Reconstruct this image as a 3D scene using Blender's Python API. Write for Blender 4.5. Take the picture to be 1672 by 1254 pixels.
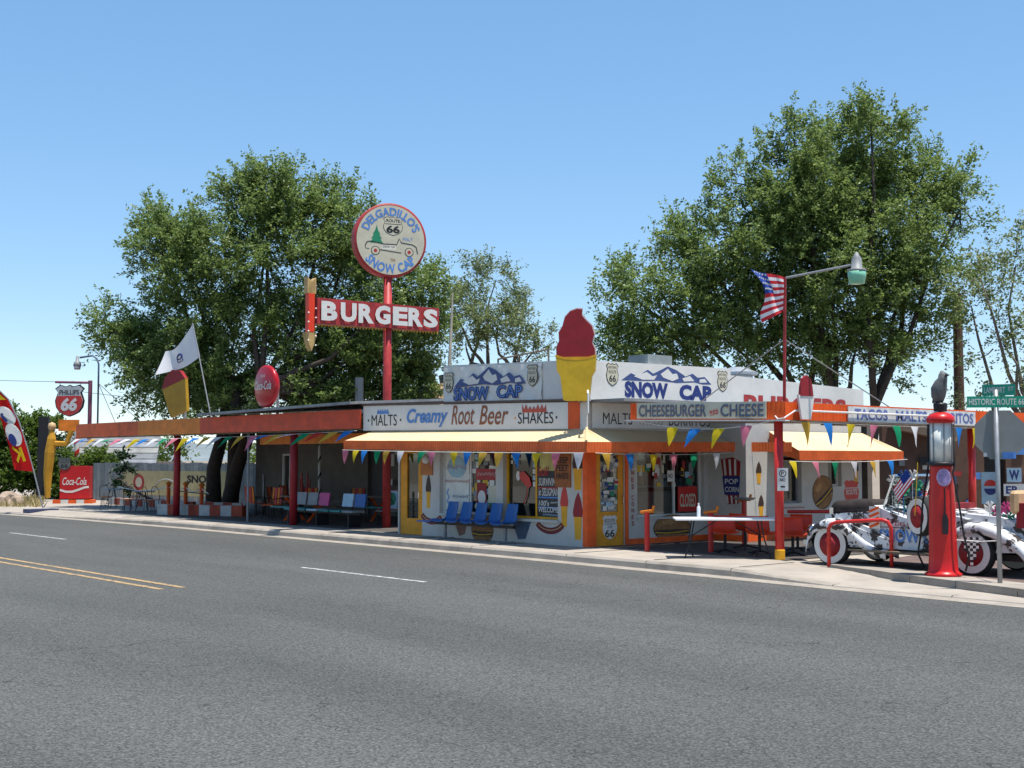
import bpy, math, random
import numpy as np
from mathutils import Vector, Matrix
random.seed(7)
R_ = math.radians
for o in list(bpy.data.objects): bpy.data.objects.remove(o)
S = bpy.context.scene
COL = S.collection
# ------------------------------------------------------------------ camera, sky, sun, exposure
CAM = Vector((19.47, -19.02, 2.0)); YAW = R_(41.0); FPX = 2100.0; PITCH = math.atan((750 - 627) / FPX)
FW = Vector((-math.cos(YAW), math.sin(YAW), 0)); RT = Vector((math.sin(YAW), math.cos(YAW), 0))
cd = bpy.data.cameras.new('camera'); cam = bpy.data.objects.new('camera', cd); COL.objects.link(cam)
cd.sensor_width = 36; cd.lens = 36 * FPX / 1672; cd.clip_end = 6000; cd.clip_start = .1
look = (FW * math.cos(PITCH) + Vector((0, 0, math.sin(PITCH)))).normalized()
cam.location = CAM; cam.rotation_euler = look.to_track_quat('-Z', 'Y').to_euler()
S.camera = cam
SUN = Vector((.22, .06, 1)).normalized()
w = bpy.data.worlds.new('World'); S.world = w; w.use_nodes = True
nt = w.node_tree; sky = nt.nodes.new('ShaderNodeTexSky'); sky.sky_type = 'NISHITA'; sky.sun_disc = False
sky.sun_elevation = math.asin(SUN.z); sky.sun_rotation = math.atan2(SUN.x, SUN.y)
sky.altitude = 1600; sky.air_density = .95; sky.dust_density = .0; sky.ozone_density = 3.5
bg = nt.nodes['Background']; bg.inputs[1].default_value = .15
hs = nt.nodes.new('ShaderNodeHueSaturation'); hs.inputs['Saturation'].default_value = 1.5; hs.inputs['Value'].default_value = 1.7; gm = nt.nodes.new('ShaderNodeGamma'); gm.inputs[1].default_value = .55; nt.links.new(sky.outputs[0], gm.inputs[0]); nt.links.new(gm.outputs[0], hs.inputs['Color']); nt.links.new(hs.outputs[0], bg.inputs[0])
sl = bpy.data.lights.new('sun', 'SUN'); sl.energy = 5.0; sl.angle = R_(.53); sl.color = (1, .955, .88)
so = bpy.data.objects.new('sun', sl); COL.objects.link(so); so.rotation_euler = SUN.to_track_quat('Z', 'Y').to_euler(); so.location = (0, 0, 60)
S.view_settings.view_transform = 'Standard'; S.view_settings.look = 'None'; S.view_settings.exposure = .62; S.view_settings.gamma = 1
S.render.resolution_x = 1024; S.render.resolution_y = 768

# ------------------------------------------------------------------ helpers
def at(px, d, z=0):
    """a point d metres out along the direction of picture column px"""
    p = CAM + FW * d + RT * ((px - 836) / FPX * d); return Vector((p.x, p.y, z))
def zat(py, d): return 2 + (750 - py) / FPX * d

MATS = {}
def mat(name, col, rough=.6, var=.12, scale=5, bump=0, bscale=60, metal=0, col2=None, lo=.35, hi=.7, coat=0, spec=.28):
    if name in MATS: return MATS[name]
    m = bpy.data.materials.new(name); m.use_nodes = True; n = m.node_tree.nodes; L = m.node_tree.links
    b = n['Principled BSDF']; b.inputs['Roughness'].default_value = rough; b.inputs['Metallic'].default_value = metal
    b.inputs['Specular IOR Level'].default_value = spec
    if coat: b.inputs['Coat Weight'].default_value = coat
    tc = n.new('ShaderNodeTexCoord'); nz = n.new('ShaderNodeTexNoise'); nz.inputs['Scale'].default_value = scale; nz.inputs['Detail'].default_value = 6; nz.inputs['Roughness'].default_value = .65
    L.new(tc.outputs['Object'], nz.inputs['Vector'])
    cr = n.new('ShaderNodeValToRGB'); cr.color_ramp.elements[0].position = lo; cr.color_ramp.elements[1].position = hi
    c2 = col2 if col2 else tuple(min(1, c * (1 + var)) for c in col)
    c1 = col if col2 else tuple(c * (1 - var) for c in col)
    cr.color_ramp.elements[0].color = (*c1, 1); cr.color_ramp.elements[1].color = (*c2, 1)
    L.new(nz.outputs['Fac'], cr.inputs['Fac']); L.new(cr.outputs['Color'], b.inputs['Base Color'])
    if bump:
        n2 = n.new('ShaderNodeTexNoise'); n2.inputs['Scale'].default_value = bscale; n2.inputs['Detail'].default_value = 3
        L.new(tc.outputs['Object'], n2.inputs['Vector'])
        bp = n.new('ShaderNodeBump'); bp.inputs['Strength'].default_value = bump; bp.inputs['Distance'].default_value = .02
        L.new(n2.outputs['Fac'], bp.inputs['Height']); L.new(bp.outputs['Normal'], b.inputs['Normal'])
    m.use_nodes = True; MATS[name] = m; return m

class MB:
    def __init__(s): s.v = []; s.f = []
    def add(s, vs, fs):
        k = len(s.v); s.v += [tuple(v) for v in vs]; s.f += [tuple(i + k for i in f) for f in fs]; return s
    def box(s, c, d, rz=0, M=None):
        x, y, z = d[0] / 2, d[1] / 2, d[2] / 2
        vs = [Vector((i * x, j * y, k * z)) for k in (-1, 1) for j in (-1, 1) for i in (-1, 1)]
        if M is not None: vs = [M @ v for v in vs]
        elif rz: q = Matrix.Rotation(rz, 3, 'Z'); vs = [q @ v for v in vs]
        c = Vector(c)
        return s.add([v + c for v in vs], [(0, 2, 3, 1), (4, 5, 7, 6), (0, 1, 5, 4), (2, 6, 7, 3), (0, 4, 6, 2), (1, 3, 7, 5)])
    def bb(s, x0, x1, y0, y1, z0, z1): return s.box(((x0 + x1) / 2, (y0 + y1) / 2, (z0 + z1) / 2), (x1 - x0, y1 - y0, z1 - z0))
    def tube(s, pts, r, n=8, caps=True):
        pts = [Vector(p) for p in pts]; rs = r if isinstance(r, (list, tuple)) else [r] * len(pts)
        vs = []; prev = None
        for i, p in enumerate(pts):
            t = (pts[min(i + 1, len(pts) - 1)] - pts[max(i - 1, 0)]).normalized()
            a = prev if prev is not None else (Vector((0, 0, 1)) if abs(t.z) < .9 else Vector((1, 0, 0)))
            a = (a - t * a.dot(t)).normalized(); prev = a; b = t.cross(a)
            vs += [p + (a * math.cos(2 * math.pi * k / n) + b * math.sin(2 * math.pi * k / n)) * rs[i] for k in range(n)]
        fs = [(i * n + k, i * n + (k + 1) % n, (i + 1) * n + (k + 1) % n, (i + 1) * n + k) for i in range(len(pts) - 1) for k in range(n)]
        if caps: fs += [tuple(range(n - 1, -1, -1)), tuple(range((len(pts) - 1) * n, len(pts) * n))]
        return s.add(vs, fs)
    def lathe(s, prof, c=(0, 0, 0), n=20, axis='Z'):
        vs = []
        for r, h in prof:
            for k in range(n):
                a = 2 * math.pi * k / n; x, y = r * math.cos(a), r * math.sin(a)
                vs.append(Vector((x, y, h) if axis == 'Z' else (x, -h, y) if axis == 'Y' else (h, x, y)) + Vector(c))
        m = len(prof)
        fs = [(i * n + k, i * n + (k + 1) % n, (i + 1) * n + (k + 1) % n, (i + 1) * n + k) for i in range(m - 1) for k in range(n)]
        if prof[0][0] > 0: fs.append(tuple(range(n - 1, -1, -1)))
        if prof[-1][0] > 0: fs.append(tuple(range((m - 1) * n, m * n)))
        return s.add(vs, fs)
    def sheet(s, g):
        """grid of points, rows of equal length"""
        m = len(g[0]); vs = [p for r in g for p in r]
        return s.add(vs, [(i * m + j, i * m + j + 1, (i + 1) * m + j + 1, (i + 1) * m + j) for i in range(len(g) - 1) for j in range(m - 1)])
    def prism(s, pts, t):
        """polygon pts (3D, planar) extruded by vector t"""
        n = len(pts); t = Vector(t); vs = [Vector(p) for p in pts] + [Vector(p) + t for p in pts]
        return s.add(vs, [tuple(range(n - 1, -1, -1)), tuple(range(n, 2 * n))] + [(i, (i + 1) % n, n + (i + 1) % n, n + i) for i in range(n)])
    def build(s, name, m, parent=None, smooth=False, w=True, loc=None):
        me = bpy.data.meshes.new(name); off = Vector((0, 0, 0))
        if parent is not None and w:
            r = parent
            while r is not None: off = off + r.location; r = r.parent
        elif loc is not None: off = Vector(loc)
        me.from_pydata([tuple(Vector(v) - off) for v in s.v], [], s.f); me.update()
        o = bpy.data.objects.new(name, me); COL.objects.link(o)
        if loc is not None: o.location = loc
        for x in (m if isinstance(m, list) else [m]): me.materials.append(x)
        if smooth: me.polygons.foreach_set('use_smooth', [True] * len(me.polygons))
        me.validate(); fixn(me)
        if parent is not None: o.parent = parent
        return o
import bmesh
def fixn(me):
    bm = bmesh.new(); bm.from_mesh(me); bmesh.ops.recalc_face_normals(bm, faces=bm.faces); bm.to_mesh(me); bm.free()
def thing(name, label, cat, loc=(0, 0, 0), group=None, rz=0):
    o = bpy.data.objects.new(name, None); COL.objects.link(o); o.location = loc; o.rotation_euler[2] = rz; o.empty_display_size = .2
    o['label'] = label; o['category'] = cat
    if group: o['group'] = group
    return o
def tag(o, label, cat, group=None, kind=None):
    o['label'] = label; o['category'] = cat
    if group: o['group'] = group
    if kind: o['kind'] = kind
    return o
def struct(o): o['kind'] = 'structure'; return o
def dup(root, loc, rz=None, label=None):
    r = root.copy(); COL.objects.link(r); r.location = loc
    if rz is not None: r.rotation_euler = (0, 0, rz)
    if label: r['label'] = label
    for ch in root.children:
        c = ch.copy(); COL.objects.link(c); c.parent = r
        for g in ch.children:
            d = g.copy(); COL.objects.link(d); d.parent = c
    return r

TXT = {}
def text_mesh(s, bold=0, shear=0):
    k = (s, bold, shear)
    if k in TXT: return TXT[k]
    c = bpy.data.curves.new('t', 'FONT'); c.body = s; c.offset = bold; c.shear = shear; c.resolution_u = 3
    o = bpy.data.objects.new('t', c); COL.objects.link(o); bpy.context.view_layer.update()
    me = bpy.data.meshes.new_from_object(o.evaluated_get(bpy.context.evaluated_depsgraph_get()))
    bpy.data.objects.remove(o); bpy.data.curves.remove(c)
    vs = np.array([v.co[:] for v in me.vertices]); fs = [tuple(p.vertices) for p in me.polygons]; bpy.data.meshes.remove(me)
    vs[:, :2] -= vs[:, :2].min(0); vs[:, :2] /= vs[:, :2].max(0)
    TXT[k] = (vs, fs); return TXT[k]

class PL:
    """a flat drawing plane: origin, right and up directions; n points out of it"""
    def __init__(s, O, u, v=(0, 0, 1)): s.O = Vector(O); s.u = Vector(u).normalized(); s.v = Vector(v).normalized(); s.n = s.u.cross(s.v)
    def p(s, a, b, n=0): return s.O + s.u * a + s.v * b + s.n * n
    def poly(s, pts, m, parent, name='painting', d=.004, z=0, w=True):
        return MB().prism([s.p(a, b, z) for a, b in pts], s.n * d).build(name, m, parent, w=w)
    def text(s, t, a0, a1, b0, b1, m, parent, bold=.02, shear=0, z=.0, name='lettering', d=.003, arc=None, w=True):
        vs, fs = text_mesh(t, bold, shear); P = []
        for x, y, _ in vs:
            a, b = a0 + x * (a1 - a0), b0 + y * (b1 - b0)
            if arc:   # (radius, centre a, centre b, flip): bend along a circle
                r, ca, cb, sg = arc; th = (a - ca) / r; rr = r + sg * (b - b0)
                a, b = ca + rr * math.sin(th), cb + sg * rr * math.cos(th)
            P.append(s.p(a, b, z + d))
        mb = MB(); mb.add(P, fs)
        return mb.build(name, m, parent, w=w)
    def stroke(s, pts, wd, m, parent, name='painting', z=0, d=.003, w=True):
        L = []; Rr = []
        for i, q in enumerate(pts):
            a = Vector(pts[max(i - 1, 0)]); b = Vector(pts[min(i + 1, len(pts) - 1)]); t = (b - a).normalized(); n = Vector((-t.y, t.x)) * wd / 2
            L.append(s.p(q[0] + n.x, q[1] + n.y, z + d)); Rr.append(s.p(q[0] - n.x, q[1] - n.y, z + d))
        return MB().sheet([L, Rr]).build(name, m, parent, w=w)
def ell(ca, cb, ra, rb, n=24, a0=0, a1=360): return [(ca + ra * math.cos(R_(a0 + (a1 - a0) * i / n)), cb + rb * math.sin(R_(a0 + (a1 - a0) * i / n))) for i in range(n if abs(a1 - a0) >= 360 else n + 1)]
def rect(a0, a1, b0, b1): return [(a0, b0), (a1, b0), (a1, b1), (a0, b1)]
SH = [(0, -.5), (.16, -.45), (.34, -.36), (.46, -.2), (.5, 0), (.44, .16), (.4, .26), (.5, .38), (.42, .44), (.32, .5), (.2, .46), (.1, .45), (0, .5)]
def shield(ca, cb, w_, h_): pts = SH + [(-a, b) for a, b in SH[-2:0:-1]]; return [(ca + a * w_, cb + b * h_) for a, b in pts]

# paints
WHITE = mat('white_paint', (.62, .60, .56), .55, .07, 2.2, .15, 30)
WALLW = mat('white_stucco', (.50, .48, .44), .8, .10, 1.5, .35, 45)
VINYL = mat('banner_vinyl', (.64, .62, .58), .32, .05, 2)
ORANGE = mat('orange_paint', (.74, .10, .012), .5, .18, 3, .1)
ORANGE2 = mat('faded_orange_paint', (.68, .19, .02), .55, .2, 3)
RED = mat('red_paint', (.50, .025, .02), .38, .15, 4, .05, 40, coat=.2)
REDD = mat('weathered_red_paint', (.36, .035, .035), .5, .25, 4)
MAROON = mat('maroon_paint', (.26, .015, .02), .5, .15, 4)
CREAM = mat('cream_roofing_metal', (.62, .47, .27), .5, .08, 2)
HEM = mat('orange_corrugated_metal', (.68, .13, .03), .5, .16, 3)
YELLOW = mat('yellow_paint', (.68, .33, .015), .5, .15, 4)
MUST = mat('mustard_paint', (.60, .37, .02), .5, .15, 3)
DOORY = mat('ochre_door_paint', (.66, .27, .012), .5, .18, 4)
BLACK = mat('black_paint', (.018, .018, .02), .5, .2, 5)
NAVY = mat('navy_lettering', (.02, .035, .16), .5, .12, 6)
BLUE = mat('blue_lettering', (.09, .22, .52), .5, .15, 6)
CHAIRB = mat('blue_plastic', (.012, .09, .30), .4, .12, 3)
BROWN = mat('brown_lettering', (.26, .09, .04), .5, .2, 6)
CHOC = mat('chocolate_paint', (.05, .028, .02), .55, .2, 8)
GREY = mat('galvanised_steel', (.30, .31, .32), .45, .15, 6, metal=.4)
GREYP = mat('grey_paint', (.22, .23, .24), .5, .15, 5)
GREEN = mat('green_paint', (.02, .22, .11), .5, .15, 5)
SGREEN = mat('street_sign_green', (.015, .27, .17), .4, .06, 3)
CHROME = mat('chrome', (.7, .7, .72), .18, .05, 5, metal=1)
RUBBER = mat('rubber', (.02, .02, .02), .8, .2, 10)
WOOD = mat('weathered_wood', (.17, .13, .09), .85, .3, 8, .4)
TAN = mat('tan_leather', (.50, .33, .17), .5, .15, 4)
TEAL = mat('teal_plastic', (.02, .20, .20), .45, .15, 4)
PINK = mat('pink_plastic', (.52, .05, .20), .45, .12, 4)
LBLUE = mat('pale_blue_plastic', (.32, .47, .58), .45, .12, 4)
REDPL = mat('orange_red_plastic', (.70, .045, .012), .3, .1, 3)
FLAGB = mat('flag_blue', (.03, .06, .25), .7, .15, 8)
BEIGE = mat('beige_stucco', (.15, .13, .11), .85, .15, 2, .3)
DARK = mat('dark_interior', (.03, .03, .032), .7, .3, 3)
TARP = mat('cream_signboard', (.52, .48, .36), .5, .08, 3)

def glassmat():
    m = bpy.data.materials.new('window_glass'); m.use_nodes = True; n = m.node_tree.nodes; L = m.node_tree.links; n.remove(n['Principled BSDF'])
    t = n.new('ShaderNodeBsdfTransparent'); t.inputs[0].default_value = (.62, .68, .68, 1); g = n.new('ShaderNodeBsdfGlossy'); g.inputs['Roughness'].default_value = .03
    f = n.new('ShaderNodeLayerWeight'); f.inputs[0].default_value = .12; x = n.new('ShaderNodeMixShader'); pw = n.new('ShaderNodeMath'); pw.operation = 'MULTIPLY_ADD'; pw.inputs[1].default_value = .5; pw.inputs[2].default_value = .035
    L.new(f.outputs['Facing'], pw.inputs[0]); L.new(pw.outputs[0], x.inputs[0]); L.new(t.outputs[0], x.inputs[1]); L.new(g.outputs[0], x.inputs[2]); L.new(x.outputs[0], n['Material Output'].inputs[0]); return m
GLASS = glassmat()
def clothmat(name, col, t=.35):
    m = bpy.data.materials.new(name); m.use_nodes = True; n = m.node_tree.nodes; L = m.node_tree.links; n.remove(n['Principled BSDF'])
    d = n.new('ShaderNodeBsdfDiffuse'); d.inputs[0].default_value = (*col, 1); r = n.new('ShaderNodeBsdfTranslucent'); r.inputs[0].default_value = (*col, 1)
    x = n.new('ShaderNodeMixShader'); x.inputs[0].default_value = t; L.new(d.outputs[0], x.inputs[1]); L.new(r.outputs[0], x.inputs[2]); L.new(x.outputs[0], n['Material Output'].inputs[0]); return m
PEN = {k: clothmat('pennant_' + k, c) for k, c in dict(yellow=(.68, .52, .03), gold=(.62, .38, .06), blue=(.03, .20, .58), pink=(.66, .20, .28), green=(.02, .28, .13), white=(.72, .72, .74), red=(.55, .05, .04)).items()}
FLAGW = clothmat('flag_white', (.74, .74, .76)); FLAGR = clothmat('flag_red', (.55, .04, .05)); FLAGBL = clothmat('flag_navy', (.04, .08, .32))

# ------------------------------------------------------------------ ground and road
def asphalt():
    m = bpy.data.materials.new('asphalt'); m.use_nodes = True; n = m.node_tree.nodes; L = m.node_tree.links; b = n['Principled BSDF']; b.inputs['Roughness'].default_value = .88; b.inputs['Specular IOR Level'].default_value = .3
    tc = n.new('ShaderNodeTexCoord'); big = n.new('ShaderNodeTexNoise'); big.inputs['Scale'].default_value = .35; big.inputs['Detail'].default_value = 5
    mp = n.new('ShaderNodeMapping'); mp.inputs['Scale'].default_value = (.22, 1.5, 1); L.new(tc.outputs['Object'], mp.inputs['Vector']); L.new(mp.outputs['Vector'], big.inputs['Vector'])
    fine = n.new('ShaderNodeTexVoronoi'); fine.inputs['Scale'].default_value = 60; L.new(tc.outputs['Object'], fine.inputs['Vector'])
    f2 = n.new('ShaderNodeTexNoise'); f2.inputs['Scale'].default_value = 38; f2.inputs['Detail'].default_value = 5; f2.inputs['Roughness'].default_value = .8; L.new(tc.outputs['Object'], f2.inputs['Vector'])
    r1 = n.new('ShaderNodeValToRGB'); r1.color_ramp.elements[0].position = .36; r1.color_ramp.elements[1].position = .62; r1.color_ramp.elements[0].color = (.064, .066, .063, 1); r1.color_ramp.elements[1].color = (.084, .085, .081, 1)
    L.new(big.outputs['Fac'], r1.inputs['Fac'])
    r2 = n.new('ShaderNodeValToRGB'); r2.color_ramp.elements[0].color = (.35, .35, .36, 1); r2.color_ramp.elements[1].color = (1.65, 1.63, 1.58, 1); L.new(fine.outputs['Color'], r2.inputs['Fac'])
    r3 = n.new('ShaderNodeValToRGB'); r3.color_ramp.elements[0].position = .38; r3.color_ramp.elements[1].position = .62; r3.color_ramp.elements[0].color = (.6, .6, .6, 1); r3.color_ramp.elements[1].color = (1.3, 1.3, 1.3, 1); L.new(f2.outputs['Fac'], r3.inputs['Fac'])
    x = n.new('ShaderNodeMixRGB'); x.blend_type = 'MULTIPLY'; x.inputs[0].default_value = 1; L.new(r1.outputs[0], x.inputs[1]); L.new(r2.outputs[0], x.inputs[2])
    y = n.new('ShaderNodeMixRGB'); y.blend_type = 'MULTIPLY'; y.inputs[0].default_value = 1; L.new(x.outputs[0], y.inputs[1]); L.new(r3.outputs[0], y.inputs[2])
    # sealed cracks: thin lines where a warped wave crosses zero
    cn = n.new('ShaderNodeTexNoise'); cn.inputs['Scale'].default_value = .22; cn.inputs['Detail'].default_value = 6; L.new(tc.outputs['Object'], cn.inputs['Vector'])
    ab = n.new('ShaderNodeMath'); ab.operation = 'SUBTRACT'; ab.inputs[1].default_value = .5; L.new(cn.outputs['Fac'], ab.inputs[0]); a2 = n.new('ShaderNodeMath'); a2.operation = 'ABSOLUTE'; L.new(ab.outputs[0], a2.inputs[0])
    lt = n.new('ShaderNodeMath'); lt.operation = 'LESS_THAN'; lt.inputs[1].default_value = .0006; L.new(a2.outputs[0], lt.inputs[0])
    z = n.new('ShaderNodeMixRGB'); z.inputs[2].default_value = (.035, .035, .035, 1); L.new(lt.outputs[0], z.inputs[0]); L.new(y.outputs[0], z.inputs[1]); L.new(z.outputs[0], b.inputs['Base Color'])
    bp = n.new('ShaderNodeBump'); bp.inputs['Strength'].default_value = .6; bp.inputs['Distance'].default_value = .008; L.new(fine.outputs['Distance'], bp.inputs['Height']); L.new(bp.outputs[0], b.inputs['Normal']); return m
ASPH = asphalt()
CONC = mat('concrete', (.325, .285, .24), .85, .14, 1.3, .25, 70)
CONC2 = mat('stained_concrete', (.285, .25, .21), .85, .2, 2.5, .3, 60)
DIRT = mat('dry_dirt', (.22, .18, .135), .95, .2, .6, .4, 20)
BRICKG = mat('red_brown_paving', (.13, .09, .08), .85, .25, 3, .3)
o = MB().sheet([[(-3000, -3000, -.03), (3000, -3000, -.03)], [(-3000, 3000, -.03), (3000, 3000, -.03)]]).build('ground', DIRT); struct(o)
BX = [(-400, -8), (-60, -3.4), (-40, -2.6), (-29, -2.2), (-22, -1.75), (-15, -1.6), (-5, -1.72), (0, -1.75), (5.4, -1.95), (7.9, -2.1), (10.6, -2.2), (40, -2.2)]
def yb(x):
    for (x0, a), (x1, b) in zip(BX, BX[1:]):
        if x0 <= x <= x1: return a + (b - a) * (x - x0) / (x1 - x0)
def kh(x):   # kerb height along the road: a drop at the drive on the left, a ramp on the right
    if x < -30: return .05
    if x < -17: return .05 + .09 * max(0, (x + 24) / 7) if x > -24 else .05
    if x < 5.2: return .14
    if x < 7.2: return .14 - .115 * (x - 5.2) / 2
    return .025
XS = [-400, -200, -100, -60, -50, -40, -35, -30, -27, -24, -22, -20, -18.5] + [-17 + i * .9 for i in range(25)] + [5.2 + .4 * i for i in range(1, 14)] + [12, 16, 25, 40]
o = MB().sheet([[(x, -18.8, 0) for x in XS], [(x, yb(x) - .12, 0) for x in XS]]).build('road', ASPH); struct(o)
o = MB().sheet([[(x, -40, .1) for x in (-400, 40)], [(x, -19.3, .1) for x in (-400, 40)], [(x, -18.8, -.01) for x in (-400, 40)]]).build('far_pavement', CONC); struct(o)
o = MB().sheet([[(x, yb(x) - .16, .004) for x in XS], [(x, yb(x) + .22, .008) for x in XS]]).build('gutter', CONC2); struct(o)
SW = MB().sheet([[(x, yb(x) + .42, kh(x) + .006) for x in XS], [(x, max(yb(x) + 1.1, -.5 if x > 5 else -9), (.15 if x < 5.2 else max(.03, .15 - .06 * (x - 5.2)))) for x in XS], [(x, 7 if x < 5 else .6, .15 if x < 5.2 else .1) for x in XS], [(x, 16, .1) for x in XS]]).build('sidewalk', CONC); struct(SW)
# kerb stones, one by one, with open joints
js = [-46, -41, -36, -31, -27, -23, -20, -17, -14, -11, -8, -5, -2, 1, 3.2, 5.25, 7.4, 9.5, 11.5]
for a, b in zip(js, js[1:]):
    mb = MB(); n = 5; g = []
    for i in range(n + 1):
        x = a + .012 + (b - a - .024) * i / n; h = kh(x); y = yb(x) + .2
        g.append([(x, y, -.02), (x, y + .02, h * .75), (x, y + .06, h + .008), (x, y + .24, h + .01), (x, y + .25, -.02)])
    mb.sheet(g); m = 5
    mb.f += [tuple(range(m)), tuple(range(n * m + m - 1, n * m - 1, -1))]
    mb.build('kerb_stone', CONC2 if random.random() < .4 else CONC, SW)
jl = MB()
for x in js[6:16]: jl.bb(x - .008, x + .008, yb(x) + .45, .05, .15, .1575)
jl.build('sidewalk_joint', BLACK, SW)
LINEY = mat('worn_yellow_line', (.13, .115, .09), .8, .2, 9, col2=(.44, .28, .12), lo=.38, hi=.58); LINEW = mat('worn_white_line', (.13, .13, .13), .8, .3, 8, col2=(.42, .42, .40), lo=.38, hi=.56)
for y in (-9.62, -10.0): struct(MB().bb(-120, .85, y - .055, y + .055, .0, .005).build('yellow_line', LINEY))
for x in (-60.2, -45.6, -31, -16.1, -1.2): struct(MB().bb(x, x + 3.8, -6.28, -6.18, .0, .005).build('lane_dash', LINEW))
CRK = mat('road_crack', (.03, .03, .03), .9)
def gnd(px, py): return at(px, 2 * FPX / (py - 750), 0)
for pts in ([(1195, 1122), (1250, 1112), (1376, 1098), (1460, 1087), (1526, 1080), (1600, 1076), (1690, 1071)], [(60, 1062), (125, 1057), (190, 1052), (262, 1044), (330, 1036)], [(880, 986), (985, 980), (1060, 978)]):
    P_ = [gnd(*p) for p in pts]; Q = []
    for a, b in zip(P_, P_[1:]):
        for t in range(6): Q.append(a.lerp(b, t / 6) + Vector((random.uniform(-.03, .03), random.uniform(-.03, .03), .004)))
    struct(MB().sheet([[q + Vector((0, -.009, 0)) for q in Q], [q + Vector((.004, .009, 0)) for q in Q]]).build('road_crack', CRK))
struct(MB().prism([(5.9, .9, 0), (7.0, .57, 0), (8.0, .15, 0), (9.0, -.18, 0), (10.2, -.58, 0), (11.6, -1.13, 0), (16, -1.3, 0), (16, 6, 0), (5.0, 6, 0)], (0, 0, .115)).build('forecourt', BRICKG))
SHADEFL = mat('shade_dark_floor', (.085, .075, .068), .7, .25, 2, .2)  # canopy shade put into the colour of the added floor sheets
struct(MB().bb(-24.4, -6.8, .1, 5.58, .1, .158).build('porch_shade_sheet', SHADEFL)); struct(MB().bb(.05, 4.85, .35, 3.85, .1, .156).build('side_shade_sheet', SHADEFL)); struct(MB().bb(1.15, 4.85, 3.86, 11, .1, .157).build('side_shade_sheet', SHADEFL))  # dark sheets added under both canopies to deepen shade and cut bounce
isl = thing('raised_kerb', 'long raised concrete kerb under the red fuel pump', 'kerb', (8.5, -.4, 0))
pts = [(5.9, .13), (7.0, -.20), (8.0, -.62), (9.0, -.95), (10.2, -1.35), (11.6, -1.9)]
for (x0, y0), (x1, y1) in zip(pts, pts[1:]):
    MB().prism([(x0, y0, 0), (x1 - .01, y1, 0), (x1 - .01, y1 + .75, 0), (x0, y0 + .75, 0)], (0, 0, .15)).build('kerb_stone', CONC2, isl)
HILL = mat('far_hill', (.16, .19, .20), .9, .15, .02)
g = []
for i in range(41):
    p = at(-700 + i * 75, 1500); h = 12 + 22 * math.exp(-((i - 10) / 5.0) ** 2) + 6 * math.sin(i * 1.3) + 4 * math.sin(i * 2.9)
    g.append([p, p + FW * 150 + Vector((0, 0, h)), p + FW * 500])
struct(MB().sheet(g).build('hills', HILL, smooth=True))
# ------------------------------------------------------------------ the diner
def wallmesh(P, a0, a1, b0, b1, ops, t=.2):
    A = sorted({a0, a1} | {x for q in ops for x in q[:2]}); B = sorted({b0, b1} | {x for q in ops for x in q[2:]})
    mb = MB()
    for x0, x1 in zip(A, A[1:]):
        for y0, y1 in zip(B, B[1:]):
            if any(q[0] - 1e-6 <= x0 and x1 <= q[1] + 1e-6 and q[2] - 1e-6 <= y0 and y1 <= q[3] + 1e-6 for q in ops): continue
            mb.prism([P.p(x0, y0, -t), P.p(x1, y0, -t), P.p(x1, y1, -t), P.p(x0, y1, -t)], P.n * t)
    return mb
D = thing('diner', 'white corner burger diner with cream awnings and painted food murals', 'diner', (-3, 3, .15))
FR = PL((0, 0, 0), (1, 0, 0)); RS = PL((0, 0, 0), (0, 1, 0)); RB = PL((1.1, 0, 0), (0, 1, 0)); RET = PL((0, 3.9, 0), (1, 0, 0))
wallmesh(FR, -6.75, 0, .15, 3.2, [(-6.7, -5.75, .15, 2.3), (-5.06, -2.98, .72, 2.4), (-2.72, -.9, .69, 2.4)]).build('wall', WALLW, D)
wallmesh(RS, .2, 3.9, .15, 3.2, [(.25, 1.14, .15, 2.3), (1.53, 3.75, .73, 2.4)]).build('wall', WALLW, D)
wallmesh(RET, .0, .9, .15, 3.1, []).build('wall', WALLW, D)
wallmesh(RB, 3.9, 8.4, .15, 3.1, [(5.2, 5.95, .98, 2.1), (7.0, 7.55, 1.35, 2.1)]).build('wall', WALLW, D)
MB().bb(-6.75, -6.55, .2, 9, .15, 3.2).build('wall', WALLW, D); MB().bb(-6.5, 1, 8.8, 9, .15, 3.1).build('wall', BEIGE, D)
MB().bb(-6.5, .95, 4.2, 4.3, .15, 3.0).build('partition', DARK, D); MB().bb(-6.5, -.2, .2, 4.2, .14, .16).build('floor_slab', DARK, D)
MB().bb(-6.7, 1.05, .05, 8.95, 3.2, 3.26).build('roof', GREYP, D)
MB().bb(-4.9, -.7, 1.3, 1.7, .16, 1.05).build('counter', mat('counter_steel', (.3, .3, .3), .4, .2, 4), D)
# windows
def pane(P, a0, a1, b0, b1, fm, inset=.12, mull=()):
    f = MB(); t = .05
    for q in ((a0, a0 + t, b0, b1), (a1 - t, a1, b0, b1), (a0 + t, a1 - t, b0, b0 + t), (a0 + t, a1 - t, b1 - t, b1)) + tuple((m - t / 2, m + t / 2, b0 + t, b1 - t) for m in mull):
        f.prism([P.p(q[0], q[2], -inset - .05), P.p(q[1], q[2], -inset - .05), P.p(q[1], q[3], -inset - .05), P.p(q[0], q[3], -inset - .05)], P.n * .06)
    w_ = f.build('window', fm, D)
    e = [a0 + t] + list(mull) + [a1 - t]
    for x0, x1 in zip(e, e[1:]): P.poly(rect(x0 + .002, x1 - .002, b0 + t, b1 - t), GLASS, w_, 'pane', .006, -inset - .03)
    return w_
w1 = pane(FR, -5.06, -2.98, .72, 2.4, WHITE, mull=(-4.02,)); w2 = pane(FR, -2.72, -.9, .69, 2.4, YELLOW, mull=(-1.72,))
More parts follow.
